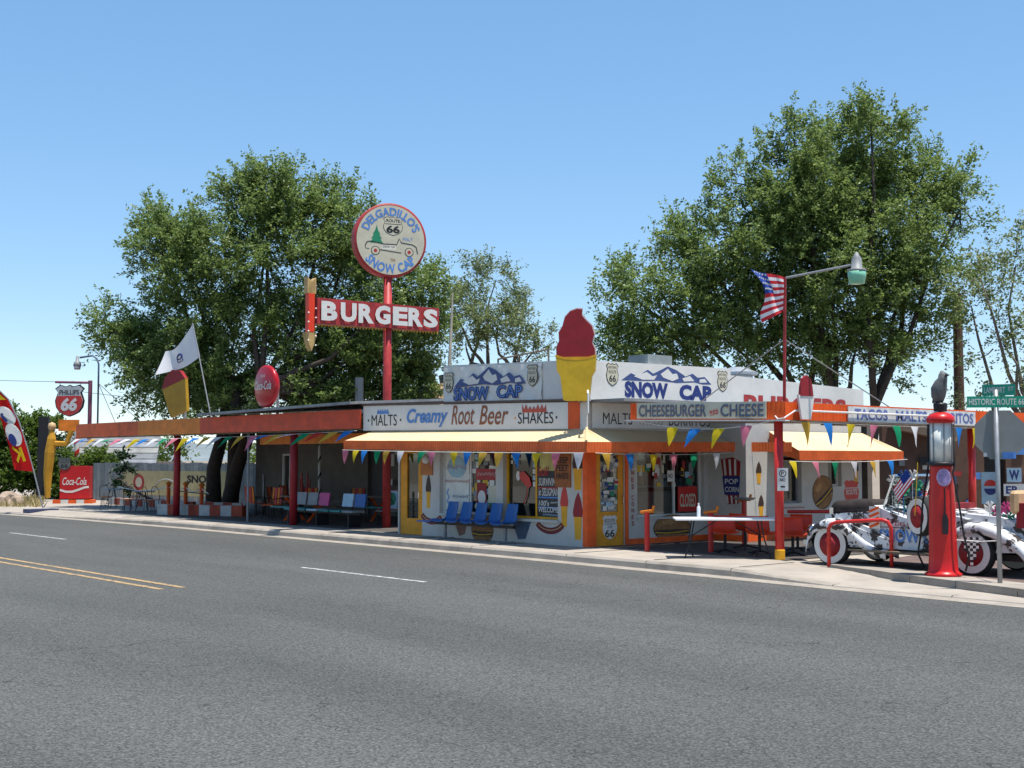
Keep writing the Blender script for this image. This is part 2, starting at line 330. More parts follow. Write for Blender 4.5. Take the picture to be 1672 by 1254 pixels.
w3 = pane(RS, 1.53, 3.75, .73, 2.4, WHITE, mull=(2.85,)); w4 = pane(RB, 5.2, 5.95, .98, 2.1, GREYP); w5 = pane(RB, 7.0, 7.55, 1.35, 2.1, WHITE)
MB().bb(-5.1, -2.94, -.06, .1, .66, .715).build('sill', WALLW, D); MB().bb(-2.76, -.86, -.06, .1, .63, .685).build('sill', WALLW, D); MB().bb(-.1, .05, 1.5, 3.8, .68, .725).build('sill', WALLW, D)
for P, q, k in ((FR, (-5.0, -3.05, .8, 2.35), -.35), (RS, (1.6, 3.7, .8, 2.35), -.5)):
    rr = random.Random(5)
    # notices, cards and bills taped behind the glass
    for i in range(110 if P is FR else 46):
        a = rr.uniform(q[0], q[1] - .2); b = rr.uniform(q[2] if P is FR else 1.35, q[3] - .2); ww = rr.uniform(.07, .2); hh = rr.uniform(.06, .2)
        P.poly(rect(a, min(a + ww, q[1]), b, b + hh), rr.choice([TARP, WHITE, WHITE, LBLUE, BEIGE, REDD, GREYP, DARK, GREEN, MUST]), w1 if P is FR else w3, 'notice', .0008, -.143 + .00016 * i)
P = FR
P.poly(rect(-5.0, -4.08, .78, 2.33), mat('poster_paper', (.62, .62, .56), .6, .12, 3), w1, 'poster', .002, -.124)
P.poly(ell(-4.55, 1.82, .36, .26), mat('poster_sky', (.30, .45, .52), .6, .15, 4), w1, 'poster_art', .002, -.121)
def scribble(P, a0, a1, b, m, par, z, h=.05):
    n = int((a1 - a0) / .025); rs = random.Random(int(a0 * 100)); P.stroke([(a0 + (a1 - a0) * i / n, b + h * (.5 if i % 2 else -.5) * rs.uniform(.3, 1)) for i in range(n + 1)], .016, m, par, 'faded_script', z)
scribble(P, -4.92, -4.2, 1.82, REDD, w1, -.119, .14); scribble(P, -4.98, -4.1, 1.48, REDD, w1, -.119, .09)
P.stroke([(-4.86, 1.3), (-4.92, 1.2), (-4.84, 1.1), (-4.92, 1.0), (-4.8, .9), (-4.78, .8)], .035, BLUE, w1, 'poster_art', -.119)
scribble(P, -4.7, -4.12, 1.12, NAVY, w1, -.118, .1)
P.poly(rect(-3.82, -3.04, 1.52, 1.78), REDD, w1, 'poster', .002, -.122); scribble(P, -3.76, -3.1, 1.66, WHITE, w1, -.119, .12)
P.poly(rect(-3.8, -3.45, .95, 1.45), MAROON, w1, 'poster', .002, -.123); P.poly(ell(-3.62, 1.12, .14, .16, 16), WHITE, w1, 'poster_art', .002, -.12)
P.poly(rect(-3.38, -3.06, 1.0, 1.4), TARP, w1, 'poster', .002, -.123)
# right pane of the second window: hand-painted welcome panel; left pane: lobster sticker over a dark room
pan = P.poly(rect(-1.68, -.95, .74, 2.35), mat('panel_black', (.03, .03, .035), .4, .3, 3), w2, 'welcome_panel', .006, -.12)
P.poly(rect(-1.6, -.97, 1.75, 2.3), mat('panel_yellow', (.50, .46, .16), .5, .25, 4), pan, 'panel_art', .003, -.112)
P.text('Still', -1.67, -1.3, 1.64, 1.84, REDD, pan, .02, .2, -.107)
for s_, b, m in (('SURVIVING', 1.42, WHITE), ('in SELIGMAN', 1.2, WHITE), ("100's", .98, WHITE), ('WELCOME', .84, WHITE)): P.text(s_, -1.64, -1.3 if s_[0] == '1' else -.99, b, b + (.17 if b > 1 else .12), m, pan, .015, .15, -.112)
for b in (1.38, 1.17, .95): P.poly(rect(-1.66, -.97, b - .02, b + .01), BLUE if b < 1.3 else REDD, pan, 'panel_art', .003, -.113)
scribble(P, -1.25, -1.0, 1.06, WHITE, pan, -.112); scribble(P, -1.5, -1.0, .79, LBLUE, pan, -.112)
P.poly([(-2.3, 1.7), (-2.15, 1.74), (-1.95, 1.6), (-1.88, 1.42), (-2.0, 1.36), (-2.14, 1.46), (-2.28, 1.56)], RED, w2, 'lobster_sticker', .004, -.118)
P.poly(ell(-2.33, 1.63, .07, .11, 14), WHITE, w2, 'lobster_sticker', .004, -.119); P.stroke([(-2.02, 1.36), (-2.04, 1.2), (-2.14, 1.0)], .04, REDD, w2, 'lobster_sticker', -.118)
for i in range(9): P.poly(rect(-2.6 + (i % 3) * .12, -2.53 + (i % 3) * .12, 1.9 + (i // 3) * .13, 1.98 + (i // 3) * .13), [WHITE, GREYP, BEIGE][i % 3], w2, 'notice', .002, -.135)
for i in range(6): P.poly(rect(-1.86, -1.78, 1.4 + i * .14, 1.5 + i * .14), [WHITE, LBLUE][i % 2], w2, 'notice', .003, -.14)
# doors
def door(P, a0, a1, b1, m, gl):
    d = wallmesh(P, a0, a1, .155, b1, [gl], .06); d.v = [tuple(Vector(v) - P.n * .03) for v in d.v]; d = d.build('door', m, D)
    P.poly(rect(*gl), GLASS, d, 'pane', .006, -.07); MB().tube([P.p(a1 - .07, 1.05, -.02), P.p(a1 - .07, 1.05, .05), P.p(a1 - .07, 1.2, .05), P.p(a1 - .07, 1.2, -.02)], .012, 6).build('door_handle', CHROME, d); return d
d1 = door(FR, -6.68, -5.77, 2.28, DOORY, (-6.42, -5.95, .55, 2.15)); d2 = door(RS, .27, 1.12, 2.28, DOORY, (.42, .96, .88, 2.12))
for i in range(4): FR.poly(rect(-6.4, -5.97, .62 + i * .13, .64 + i * .13), BLACK, d1, 'grille_bar', .01, -.055)
FR.poly(rect(-6.22, -6.19, .56, 1.2), BLACK, d1, 'grille_bar', .012, -.054)
RS.poly(rect(.425, .955, .885, 2.115), mat('paper_backing', (.34, .33, .28), .6, .3, 9), d2, 'paper_backing', .002, -.0635)
rr = random.Random(11)
for i in range(80):
    a = rr.uniform(.43, .86); b = rr.uniform(.9, 2.0); ww = rr.uniform(.07, .2); hh = rr.uniform(.05, .14)
    RS.poly(rect(a, min(a + ww, .955), b, b + hh), rr.choice([WHITE, TARP, WHITE, TARP, LBLUE, BEIGE, GREYP, NAVY, REDD, GREEN, BLACK]), d2, 'sticker', .0015, -.058 + .0006 * i)
RS.poly(shield(.70, .55, .44, .52), WHITE, d2, 'route_shield', .006, -.028); RS.stroke([(.52, .62), (.88, .62)], .012, BLACK, d2, 'route_shield', -.02)
RS.text('ROUTE', .55, .85, .65, .73, BLACK, d2, .01, 0, -.022); RS.text('US', .63, .77, .53, .59, NAVY, d2, .01, 0, -.022); RS.text('66', .55, .84, .34, .50, BLACK, d2, .02, 0, -.022)
# orange trim round the corner and door, low skirting
for a0, a1 in ((.0, .2),): MB().bb(-.10, .035, -.035, .24, .16, 2.5).build('corner_trim', ORANGE, D)
RS.poly(rect(1.14, 1.22, .16, 2.5), ORANGE, D, 'door_trim', .035); RS.poly(rect(1.22, 3.88, .16, .28), ORANGE, D, 'skirting', .03)
RB.poly(rect(3.92, 8.38, .16, .36), ORANGE, D, 'skirting', .03); RET.poly(rect(.04, 1.09, .16, .3), ORANGE, D, 'skirting', .03)
for i, c in enumerate('CONES'): RS.text(c, 1.34, 1.42, 1.95 - i * .15, 2.06 - i * .15, MAROON, D, .02, 0, .004)
for i, c in enumerate('CONES'): RS.text(c, 1.34, 1.42, 1.12 - i * .14, 1.22 - i * .14, MAROON, D, .02, 0, .004)
# painted food
def cone(P, ca, b0, h, m, par=D, wd=.17):
    P.poly([(ca - wd * .5, b0 + h * .5), (ca - wd * .36, b0), (ca + wd * .36, b0), (ca + wd * .5, b0 + h * .5)], YELLOW, par, 'painted_cone', .005)
    P.poly([(ca - wd * .55, b0 + h * .48), (ca + wd * .55, b0 + h * .48), (ca + wd * .62, b0 + h * .6), (ca + wd * .5, b0 + h * .74), (ca + wd * .36, b0 + h * .86), (ca + wd * .06, b0 + h), (ca - wd * .1, b0 + h * .95), (ca - wd * .34, b0 + h * .84), (ca - wd * .48, b0 + h * .72), (ca - wd * .62, b0 + h * .58)], m, par, 'painted_cone', .007)
cone(FR, -5.5, .82, .82, CHOC); cone(FR, -.70, .56, .9, RED, wd=.2); cone(FR, -.28, .3, 1.0, MAROON, wd=.24); cone(FR, -.28, 1.35, .95, CHOC, wd=.26); cone(RB, 4.35, 1.45, .5, CHOC, wd=.16); cone(RB, 4.42, .7, .5, CHOC, wd=.16); cone(RB, 8.15, 1.45, .55, CHOC, wd=.18)
def hotdog(P, ca, cb, r, a0, a1):
    P.stroke([(ca + r * math.cos(R_(t)), cb + r * .6 * math.sin(R_(t))) for t in range(a0, a1 + 1, 10)], .14, mat('sausage_paint', (.15, .02, .02), .5, .3, 9), D, 'painted_hotdog', .004)
    P.stroke([(ca + r * math.cos(R_(t)), cb + .015 + r * .6 * math.sin(R_(t))) for t in range(a0 + 10, a1 - 9, 5)], .018, TAN, D, 'painted_hotdog', .007)
hotdog(FR, -5.35, .75, .42, 200, 330); hotdog(FR, -1.15, .72, .45, 205, 335)
def burger(P, ca, cb, ra, rb, rot=0):
    q = lambda pts: [(ca + a * math.cos(rot) - b * math.sin(rot), cb + a * math.sin(rot) + b * math.cos(rot)) for a, b in pts]
    bun = mat('painted_bun', (.26, .13, .05), .6, .35, 6); pat = mat('painted_patty', (.06, .035, .03), .6, .3, 6)
    P.poly(q(ell(0, -rb * .1, ra, rb)), pat, D, 'painted_burger', .004); P.poly(q(ell(0, -rb * .22, ra * .97, rb * 1.1, 24, 0, 180)), bun, D, 'painted_burger', .007); P.poly(q(ell(0, -rb * .55, ra * .82, rb * .46, 20, 180, 360)), bun, D, 'painted_burger', .007); P.poly(q([(-ra * .9, -rb * .42), (-ra * .3, -rb * .5), (ra * .4, -rb * .46), (ra * .9, -rb * .38), (ra * .9, -rb * .32), (ra * .3, -rb * .4), (-ra * .3, -rb * .43), (-ra * .9, -rb * .34)]), MUST, D, 'painted_burger', .008); P.poly(q(ell(-ra * .2, rb * .35, ra * .35, rb * .2, 14)), mat('bun_highlight', (.36, .20, .08), .6, .3, 6), D, 'painted_burger', .010)
burger(RS, 2.65, .5, .62, .3); burger(RB, 6.75, 1.25, .42, .40, .55); burger(FR, -3.45, .42, .4, .34)
FR.poly([(-4.55, .62), (-3.95, .62), (-4.1, .25), (-4.3, .2)], mat('painted_cup', (.22, .12, .09), .6, .3, 8), D, 'painted_cup', .004); FR.poly([(-2.4, .6), (-1.75, .66), (-1.95, .24), (-2.2, .22)], mat('painted_blue_cup', (.06, .10, .16), .6, .3, 8), D, 'painted_cup', .004)
pc = RET.poly([(.38, 2.0), (.72, 2.05), (.95, 1.95), (.88, 1.0), (.55, .98)], MAROON, D, 'painted_popcorn_box', .004); RET.poly([(.42, 1.62), (.93, 1.62), (.9, 1.2), (.48, 1.2)], NAVY, D, 'painted_popcorn_box', .006)
for i in range(3): RET.stroke([(.48 + i * .16, 2.0), (.52 + i * .14, 1.64)], .06, WHITE, D, 'painted_popcorn_box', .006); RET.stroke([(.55 + i * .13, 1.18), (.58 + i * .12, 1.0)], .05, WHITE, D, 'painted_popcorn_box', .006)
RET.text('POP', .5, .88, 1.44, 1.56, WHITE, D, .02, 0, .008); RET.text('CORN', .5, .9, 1.26, 1.38, WHITE, D, .02, 0, .008)
RB.poly(shield(7.95, 1.2, .62, .6), RED, D, 'painted_shield', .004); RB.stroke([(7.66, 1.3), (8.24, 1.3)], .02, WHITE, D, 'painted_shield', .007); RB.text('ROUTE', 7.72, 8.18, 1.14, 1.27, WHITE, D, .02, 0, .006)
for i in range(4): scribble(RB, 5.15, 6.05, .88 - i * .17, REDD, D, .004, .06)
ks = FR.poly(rect(-.98, -.48, 1.4, 2.12), mat('rust_board', (.30, .10, .03), .6, .3, 5), D, 'notice_board', .025)
for i, t in enumerate(('KEEP', 'FEET', 'HANDS')): FR.text(t, -.92, -.55, 1.92 - i * .17, 2.05 - i * .17, BLACK, ks, .02, 0, .026)
cb = FR.poly(rect(-5.78, -5.32, 1.62, 2.05), mat('rust_board'.replace('rust', 'orange'), (.42, .15, .04), .6, .3, 5), D, 'notice_board', .03)
MB().lathe([(0, -.09), (.07, -.06), (.09, 0), (.07, .06), (0, .09)], (-5.62, -.1, 2.16), 10).lathe([(0, -.09), (.07, -.06), (.09, 0), (.07, .06), (0, .09)], (-5.45, -.1, 2.22), 10).lathe([(0, -.1), (.08, -.06), (.1, 0), (.08, .06), (0, .1)], (-5.5, -.08, 1.98), 10).build('toy_figure', WHITE, cb, True)
cl = RS.poly(rect(2.95, 3.6, .82, 1.38), RED, D, 'closed_sign', .01, -.09); RS.text('CLOSED', 3.0, 3.55, .92, 1.22, TARP, cl, .02, 0, -.078)
nt_ = RS.poly(rect(2.6, 2.8, 1.5, 1.75), WHITE, D, 'wanted_notice', .005, -.09); RS.text('NO', 2.63, 2.77, 1.58, 1.68, BLACK, nt_, .02, 0, -.084)
MB().bb(-.45, -.2, 1.6, 3.7, 1.38, 1.42).build('shelf', GREY, D)
for i in range(8): MB().bb(-.4, -.26, 1.64 + i * .25, 1.76 + i * .25, 1.425, 1.55 + .12 * (i % 3)).build('shelf_jar', [LBLUE, ORANGE2, BEIGE, GREYP][i % 4], D)
MB().bb(-.5, -.2, 1.62, 3.68, .78, 1.28).build('display_counter', mat('counter_pink', (.32, .25, .24), .4, .3, 6), D)
# fascias
def slab(P, a0, a1, bl0, bl1, br0, br1, m, par, name, d, z=0): return P.poly([(a0, bl0), (a1, br0), (a1, br1), (a0, bl1)], m, par, name, d, z)
ff = slab(FR, -8.2, -.44, 2.74, 3.38, 2.65, 3.22, VINYL, D, 'front_fascia', .05, .02); slab(FR, -8.24, .06, 3.385, 3.44, 3.23, 3.28, mat('brown_metal_edge', (.10, .06, .05), .5, .2, 5), D, 'roof_edge', .12, -.02)
MB().prism([(-8.19, .15, 2.73), (-6.7, .15, 2.7), (-6.7, .15, 3.3), (-8.19, .15, 3.38)], (0, -.16, 0)).build('fascia_backing', WOOD, D)
slab(FR, -.44, .05, 2.62, 3.225, 2.62, 3.22, WHITE, D, 'front_fascia', .03, .02); slab(FR, -.5, -.16, 2.65, 3.224, 2.65, 3.22, ORANGE, D, 'fascia_corner', .05, .025)
FS = PL((-8.2, -.075, 2.74), (1, 0, -.09 / 7.76), (0, 0, 1))
def ft(t, a0, a1, b0, b1, m, bold=.01, sh=0): FS.text(t, a0, a1, b0, b1, m, ff, bold, sh)
ft('MALTS', .38, 1.48, .12, .40, BLACK, -.005); FS.poly(ell(.24, .26, .03, .03, 10), BLACK, ff, 'dot', .003); FS.poly(ell(1.64, .26, .03, .03, 10), BLACK, ff, 'dot', .003)
ft('Creamy', 1.9, 3.55, .07, .53, BLUE, .03, .28); ft('Root', 3.68, 4.55, .12, .58, BROWN, .008, .3); ft('Beer', 4.72, 5.75, .11, .56, BROWN, .008, .3); ft('SHAKES', 6.08, 7.24, .12, .37, BLACK, .0)
FS.poly(ell(5.98, .25, .025, .025, 8), YELLOW, ff, 'dot', .003); FS.poly(ell(7.34, .25, .025, .03, 8), BLACK, ff, 'dot', .003)
rr = random.Random(2); fl = [(6.22, .37)] + [(6.22 + i * .065, .37 + (.06 if i % 2 else .13 + .06 * rr.random())) for i in range(13)] + [(7.02, .37)]; FS.poly(fl, mat('flame_red', (.45, .08, .05), .5, .2, 8), ff, 'flames', .003)
FS.poly([(.62, .42)] + [(.62 + i * .05, .45 + (.09 if i % 2 else .02)) for i in range(11)] + [(1.15, .42)], BLUE, ff, 'icicles', .003)
rf = slab(RS, .12, 8.4, 2.66, 3.2, 2.72, 3.2, WHITE, D, 'side_fascia', .04, .02)
for t, a0, a1, m in (('MALTS', .42, 1.32, BLACK), ('TACOS', 1.5, 2.3, mat('faint_brown', (.40, .33, .25), .5)), ('BURRITOS', 2.5, 3.9, BLACK), ('DEAD', 4.2, 4.8, NAVY)): RS.text(t, a0, a1, 2.75, 3.0, m, rf, -.003, 0, .062)
slab(RS, -.02, 8.4, 3.205, 3.235, 3.205, 3.235, BLACK, D, 'roof_edge', .085, -.02)
# parapets above the roof
pf = FR.poly([(-5.0, 3.27), (-.05, 3.2), (-.05, 4.12), (-5.0, 4.26)], WHITE, D, 'parapet', .1, -.16)
ps = RS.poly([(.165, 3.2), (4.8, 3.2), (4.8, 4.14), (.165, 4.11)], WHITE, D, 'parapet', .1, -.15)
pb = RS.poly([(4.82, 3.2), (10.4, 3.1), (10.4, 3.84), (4.82, 4.0)], WHITE, D, 'parapet', .1, -.25)
RS.text('BURGERS', 5.4, 9.6, 3.08, 3.56, REDD, pb, .04, 0, -.147)
def r66(P, ca, cb, w_, h_, par, z, m=TARP):
    s_ = P.poly(shield(ca, cb, w_, h_), BLACK, par, 'route_shield', .004, z); P.poly(shield(ca, cb, w_ * .9, h_ * .92), m, s_, 'shield_face', .003, z + .004)
    P.text('HISTORIC', ca - w_ * .36, ca + w_ * .36, cb + h_ * .26, cb + h_ * .36, BLACK, s_, 0, 0, z + .006); P.text('ROUTE', ca - w_ * .3, ca + w_ * .3, cb + h_ * .05, cb + h_ * .18, BLACK, s_, 0, 0, z + .006); P.text('66', ca - w_ * .27, ca + w_ * .27, cb - h_ * .32, cb - h_ * .02, BLACK, s_, .02, 0, z + .006); return s_
def mountains(P, a0, a1, b0, b1, par, z):
    pk = [(0, 0), (.1, .45), (.17, .3), (.28, .72), (.34, .5), (.5, 1.0), (.6, .8), (.7, .45), (.78, .66), (.84, .42), (.92, .5), (1, .05)]
    X = lambda t: (a0 + t[0] * (a1 - a0), b0 + t[1] * (b1 - b0))
    P.poly([X(p) for p in pk] + [X((.9, .02)), X((.8, .12)), X((.6, .02)), X((.4, .1)), X((.2, .02))], mat('mountain_blue', (.05, .075, .2), .5, .2, 8), par, 'painted_mountains', .003, z)
    for q in ([(.13, .28), (.27, .58), (.33, .34), (.38, .42), (.35, .14), (.22, .1)], [(.42, .5), (.5, .86), (.55, .55), (.6, .6), (.62, .3), (.55, .12), (.45, .3)], [(.66, .32), (.75, .5), (.8, .2), (.68, .14)], [(.86, .32), (.92, .38), (.95, .16), (.86, .12)]): P.poly([X(p) for p in q], WHITE, par, 'painted_snow', .003, z + .003)
ban = thing('vinyl_banner', 'wrinkled white snow mountain banner tied along the front roof parapet', 'banner', (-3.2, .06, 3.4))
g = []
for i in range(61):
    a = -4.95 + i * 3.5 / 60; t = i / 60; g.append([(a, .055 - .022 * (1 + math.sin(a * 9 + j * 1.3)) * .5 - .012 * (1 + math.sin(a * 23 - j * 2)) * .5 - .004, 3.36 - .05 * t + (.84 - .03 * t) * j / 8) for j in range(9)])
MB().sheet(g).build('cloth', VINYL, ban, True)
BP = PL((-4.95, .01, 3.36), (1, 0, -.016)); BP.O.z = 3.36
r66(BP, .22, .48, .36, .5, ban, 0); r66(BP, 3.22, .55, .36, .5, ban, 0); mountains(BP, .42, 3.0, .36, .8, ban, 0)
BP.text('SNOW', .4, 1.72, .03, .36, NAVY, ban, .06, 0, .002); BP.text('CAP', 1.98, 2.88, .06, .37, NAVY, ban, .06, 0, .002)
BP.text('SNOW', .44, 1.7, .06, .33, BLUE, ban, -.01, 0, .005); BP.text('CAP', 2.02, 2.86, .09, .34, BLUE, ban, -.01, 0, .005)
r66(RS, .82, 3.83, .38, .5, ps, -.048); r66(RS, 4.5, 3.83, .38, .5, ps, -.048); mountains(RS, 1.1, 4.1, 3.72, 4.09, ps, -.05)
RS.text('SNOW', 1.2, 2.6, 3.35, 3.71, NAVY, ps, .06, 0, -.049); RS.text('CAP', 2.98, 4.1, 3.35, 3.70, NAVY, ps, .06, 0, -.049)
# corrugated awnings: sloped cream sheet with an orange hem, hips at the corners
def awning(P, a0, a1, top, hl, hr, out, par, hip0=0, hip1=0, hem=.21):
    n = int((a1 - a0) / .02); g = []; h = []
    for i in range(n + 1):
        t = i / n; a = a0 + (a1 - a0) * t; k = .012 * math.cos(a * 2 * math.pi / .08); zb = hl + (hr - hl) * t
        ai = min(max(a, a0 + hip0), a1 - hip1)
        g.append([P.p(ai, top[0] + (top[1] - top[0]) * t, k + .03), P.p(a, zb + k * .6, out)]); h.append([P.p(a, zb + .01, out + .012 + k), P.p(a, zb - hem, out + .012 + k)])
    aw = MB().sheet(g).build('awning', CREAM, par); MB().sheet(h).build('hem', HEM, aw); return aw
awning(FR, -8.12, .73, (2.72, 2.63), 2.47, 2.35, .72, D, .3, .7)
awning(RS, -.73, 3.86, (2.63, 2.63), 2.345, 2.38, .72, D, .7, 0)
awning(RB, 4.7, 8.9, (2.64, 2.64), 2.19, 2.19, .85, D, .0, .5)
n = MB().sheet([[(-8.12, -.73, 2.26), (-8.12, -.73, 2.47)], [(-7.95, -.02, 2.4), (-7.95, -.02, 2.7)]]).build('awning_end', HEM, D)
MB().sheet([[(1.14, 4.7, 2.2), (1.14, 4.7, 2.62)], [(1.97, 4.7, 1.98), (1.97, 4.7, 2.19)]]).sheet([[(.735 + 1.1 * i / 40 + .008 * (i % 2), 3.86 + .75 * i / 40, z) for z in (2.17, 2.385)] for i in range(41)]).build('awning_end', HEM, D)
MB().tube([(.73, -.73, 2.37), (.04, -.04, 2.66)], .03, 6).build('hip_ridge', CREAM, D)
# roof bits
vent = MB().lathe([(.38, 0), (.38, .85), (.5, .86), (.5, .93), (.2, 1.06), (0, 1.08)], (-1.3, 6.6, 3.26), 20).build('roof_vent', mat('zinc', (.42, .44, .46), .4, .1, 5, metal=.6)); tag(vent, 'round zinc vent cap on the diner roof behind the parapet', 'vent')
fr = MB().tube([(-3.6, .6, 3.26), (-3.6, .6, 4.36), (-2.0, .75, 4.5), (-2.0, .75, 3.26)], .025, 6).tube([(-2.9, .66, 4.42), (-2.9, .66, 3.26)], .02, 6).build('roof_antenna', WOOD); tag(fr, 'rusty pipe frame standing on the roof behind the banner', 'frame')
bx = MB().bb(-.7, -.1, 2.0, 2.8, 3.26, 4.34).build('roof_cooler', mat('cooler', (.25, .28, .28), .6, .15, 4)); tag(bx, 'grey box cooler on the diner roof behind the giant cone', 'cooler')
# giant soft ice cone sign on the corner
cn = thing('ice_cream_sign', 'giant red soft ice in yellow cone sign on the diner roof corner', 'sign', (-.13, -.12, 3.25))
CP = PL((-.05, -.24, 3.24), (.75, .66, 0))
cup = [(-.27, .0), (-.2, -.02), (.2, -.02), (.27, .0), (.33, .5), (.40, .62), (.42, .9), (-.42, .9), (-.40, .62), (-.33, .5)]
swl = [(-.40, .88), (-.2, .84), (.2, .84), (.40, .88), (.39, 1.08), (.33, 1.2), (.38, 1.38), (.33, 1.55), (.2, 1.68), (.12, 1.78), (.13, 1.9), (.02, 1.91), (-.12, 1.86), (-.23, 1.74), (-.28, 1.55), (-.36, 1.42), (-.35, 1.24), (-.41, 1.1)]
CP.poly(cup, MUST, cn, 'cup', .24); sw_ = CP.poly(swl, MAROON, cn, 'ice', .2, .02); CP.poly([(a * 1.05, .85 + (b - .85) * 1.035) for a, b in swl], WHITE, cn, 'ice_edge', .1, .02)
CP.stroke([(-.43, .93), (-.25, .87), (0, .85), (.25, .87), (.43, .93)], .045, YELLOW, cn, 'rim', .24)
MB().tube([(-.1, -.1, 3.2), (-.1, -.1, 4.3)], .04).build('pipe', GREYP, cn)
hk = MB().tube([(.3, -.2, 3.22), (.34, -.3, 3.4), (.42, -.38, 3.42), (.5, -.45, 3.36), (.52, -.47, 2.95)], .022, 6).build('pipe_hook', WHITE); tag(hk, 'bent white pipe hook beside the giant cone over the fascia', 'pipe')
# ------------------------------------------------------------------ side canopy on the right
SC = thing('side_canopy', 'orange corrugated canopy on red posts beside the diner corner', 'canopy', (4.65, .4, .15))
ROOFM = mat('canopy_roof_metal', (.30, .27, .24), .6, .2, 3)
def corr(P, a0, a1, b0, b1, m, par, name='fascia_sheet', per=.11, k=.014):
    n = max(2, int((a1 - a0) / .0275)); return MB().sheet([[P.p(a0 + (a1 - a0) * i / n, b, k * math.cos((a0 + (a1 - a0) * i / n) * 2 * math.pi / per)) for b in (b0, b1)] for i in range(n + 1)]).build(name, m, par)
CF = PL((1.0, .3, 2.82), (3.9, 0, -.09)); CF.v = Vector((0, 0, 1)); CF.n = Vector((0, -1, 0)); CR = PL((4.9, .3, 2.73), (0, 1, 0))
MB().prism([(1.0, .32, 2.8), (4.88, .32, 2.71), (4.88, 3.5, 2.71), (1.0, 3.5, 2.8)], (0, 0, .03)).build('roof', ROOFM, SC); MB().bb(3.4, 4.88, 3.5, 11.5, 2.71, 2.74).build('roof', ROOFM, SC)
corr(CF, 0, 3.9, 0, .34, ORANGE, SC); corr(CR, 0, 11.2, 0, .33, ORANGE, SC)
MB().prism([(.9, .2, 2.79), (4.98, .2, 2.70), (4.98, .34, 2.70), (.9, .34, 2.79)], (0, 0, .022)).build('eave_strip', WHITE, SC); MB().bb(4.85, 4.98, .34, 11.4, 2.70, 2.722).build('eave_strip', WOOD, SC)
cs = CF.poly(rect(.2, 3.5, .02, .34), TARP, SC, 'menu_board', .02, .02)
CB = mat('brown_shadow_letters', (.36, .24, .13), .5, .1)
for t, a0, a1 in (('CHEESEBURGER', .27, 2.06), ('CHEESE', 2.42, 3.45)):
    CF.text(t, a0 - .015, a1 - .015, .045, .28, CB, cs, .02, 0, .041); CF.text(t, a0, a1, .06, .30, GREYP if 0 else mat('slate_letters', (.10, .13, .20), .5, .2, 9), cs, .012, 0, .044)
CF.text('with', 2.14, 2.36, .1, .22, RED, cs, .01, .3, .041); CF.stroke([(2.16, .07), (2.36, .13)], .012, RED, cs, 'lettering', .042)
tb = CR.poly(rect(1.95, 6.7, .0, .30), mat('whitewashed_board', (.55, .55, .54), .7, .2, 6), SC, 'menu_board', .02, .02)
for t, a0, a1 in (('TACOS', 2.15, 3.3), ('MALTS', 3.6, 4.75), ('BURRITOS', 5.05, 6.6)): CR.text(t, a0, a1, .04, .26, mat('washed_blue_letters', (.10, .14, .34), .6, .3, 12), tb, .03, 0, .041)
MB().tube([(4.98, .5, 2.9), (4.98, 5.6, 2.9)], .02, 6).build('conduit', WHITE, SC); MB().tube([(4.72, .25, 2.8), (4.8, .22, 2.74), (4.95, .22, 2.76), (4.99, .5, 2.9)], .015, 6).build('conduit', WHITE, SC)
for y in (.42, 7.3, 11):
    p = MB().tube([(4.66, y, .1), (4.66, y, 2.71)], .085, 14).build('post', RED, SC, True); MB().lathe([(.095, .1), (.095, .32), (.086, .34)], (4.66, y, .0), 14).build('post_foot', YELLOW, p) if y < 1 else None
ns = thing('no_parking_sign', 'small white no parking plate fixed to the red canopy post', 'sign', (4.72, .3, 1.6)); NP = PL((4.70, .315, 1.42), (.85, .52, 0))
NP.poly(rect(0, .2, 0, .42), WHITE, ns, 'plate', .006); NP.poly(ell(.1, .32, .065, .065, 20), BLACK, ns, 'symbol', .003, .007); NP.poly(ell(.1, .32, .05, .05, 20), WHITE, ns, 'symbol', .003, .009); NP.text('P', .075, .125, .285, .355, BLACK, ns, .02, 0, .013); NP.text('NO', .05, .15, .17, .23, BLACK, ns, .02, 0, .008); NP.poly(rect(.06, .14, .06, .09), BLACK, ns, 'symbol', .003, .007)
sc = thing('small_cone_sign', 'small red ice cone cutout on the canopy edge', 'sign', (4.95, .75, 2.75)); S2 = PL((5.0, .62, 2.74), (.2, 1, 0))
S2.poly([(-.02, 0), (.2, 0), (.3, .45), (-.1, .45)], WHITE, sc, 'cup', .05, .03); S2.poly([(-.06, .43), (.26, .43), (.24, .6), (.2, .75), (.1, .82), (0, .75), (-.04, .6)], MAROON, sc, 'ice', .06, .03)
# yard lamp and flag above the canopy
LP = thing('yard_lamp', 'tall pipe lamp with green glass shade above the orange canopy', 'lamp', (4.66, .6, 2.75))
MB().tube([(4.66, .6, 2.74), (4.72, .6, 5.42)], .03, 8).build('pole', REDD, LP); MB().tube([(4.72, .6, 5.4), (5.9, 1.0, 5.55)], .022, 8).build('arm', GREY, LP)
hd = MB().lathe([(.02, .42), (.05, .36), (.09, .3), (.1, .12), (.17, .1), (.17, .06)], (6.0, 1.03, 5.36), 16).build('lamp_housing', GREYP, LP, True)
MB().lathe([(.168, .07), (.165, -.02), (.14, -.16), (.1, -.17), (0, -.17)], (6.0, 1.03, 5.36), 16).build('lamp_shade', mat('green_glass', (.20, .48, .33), .15, .1, 5), LP, True)
for q in ((1.8, .9), (4.8, 4.5)): MB().tube([(4.69, .6, 4.25), (q[0], q[1], 2.85)], .012, 5).build('guy_wire', GREY, LP)
def clothgrid(f, n=10, m=8): return [[f(i / n, j / m) for j in range(m + 1)] for i in range(n + 1)]
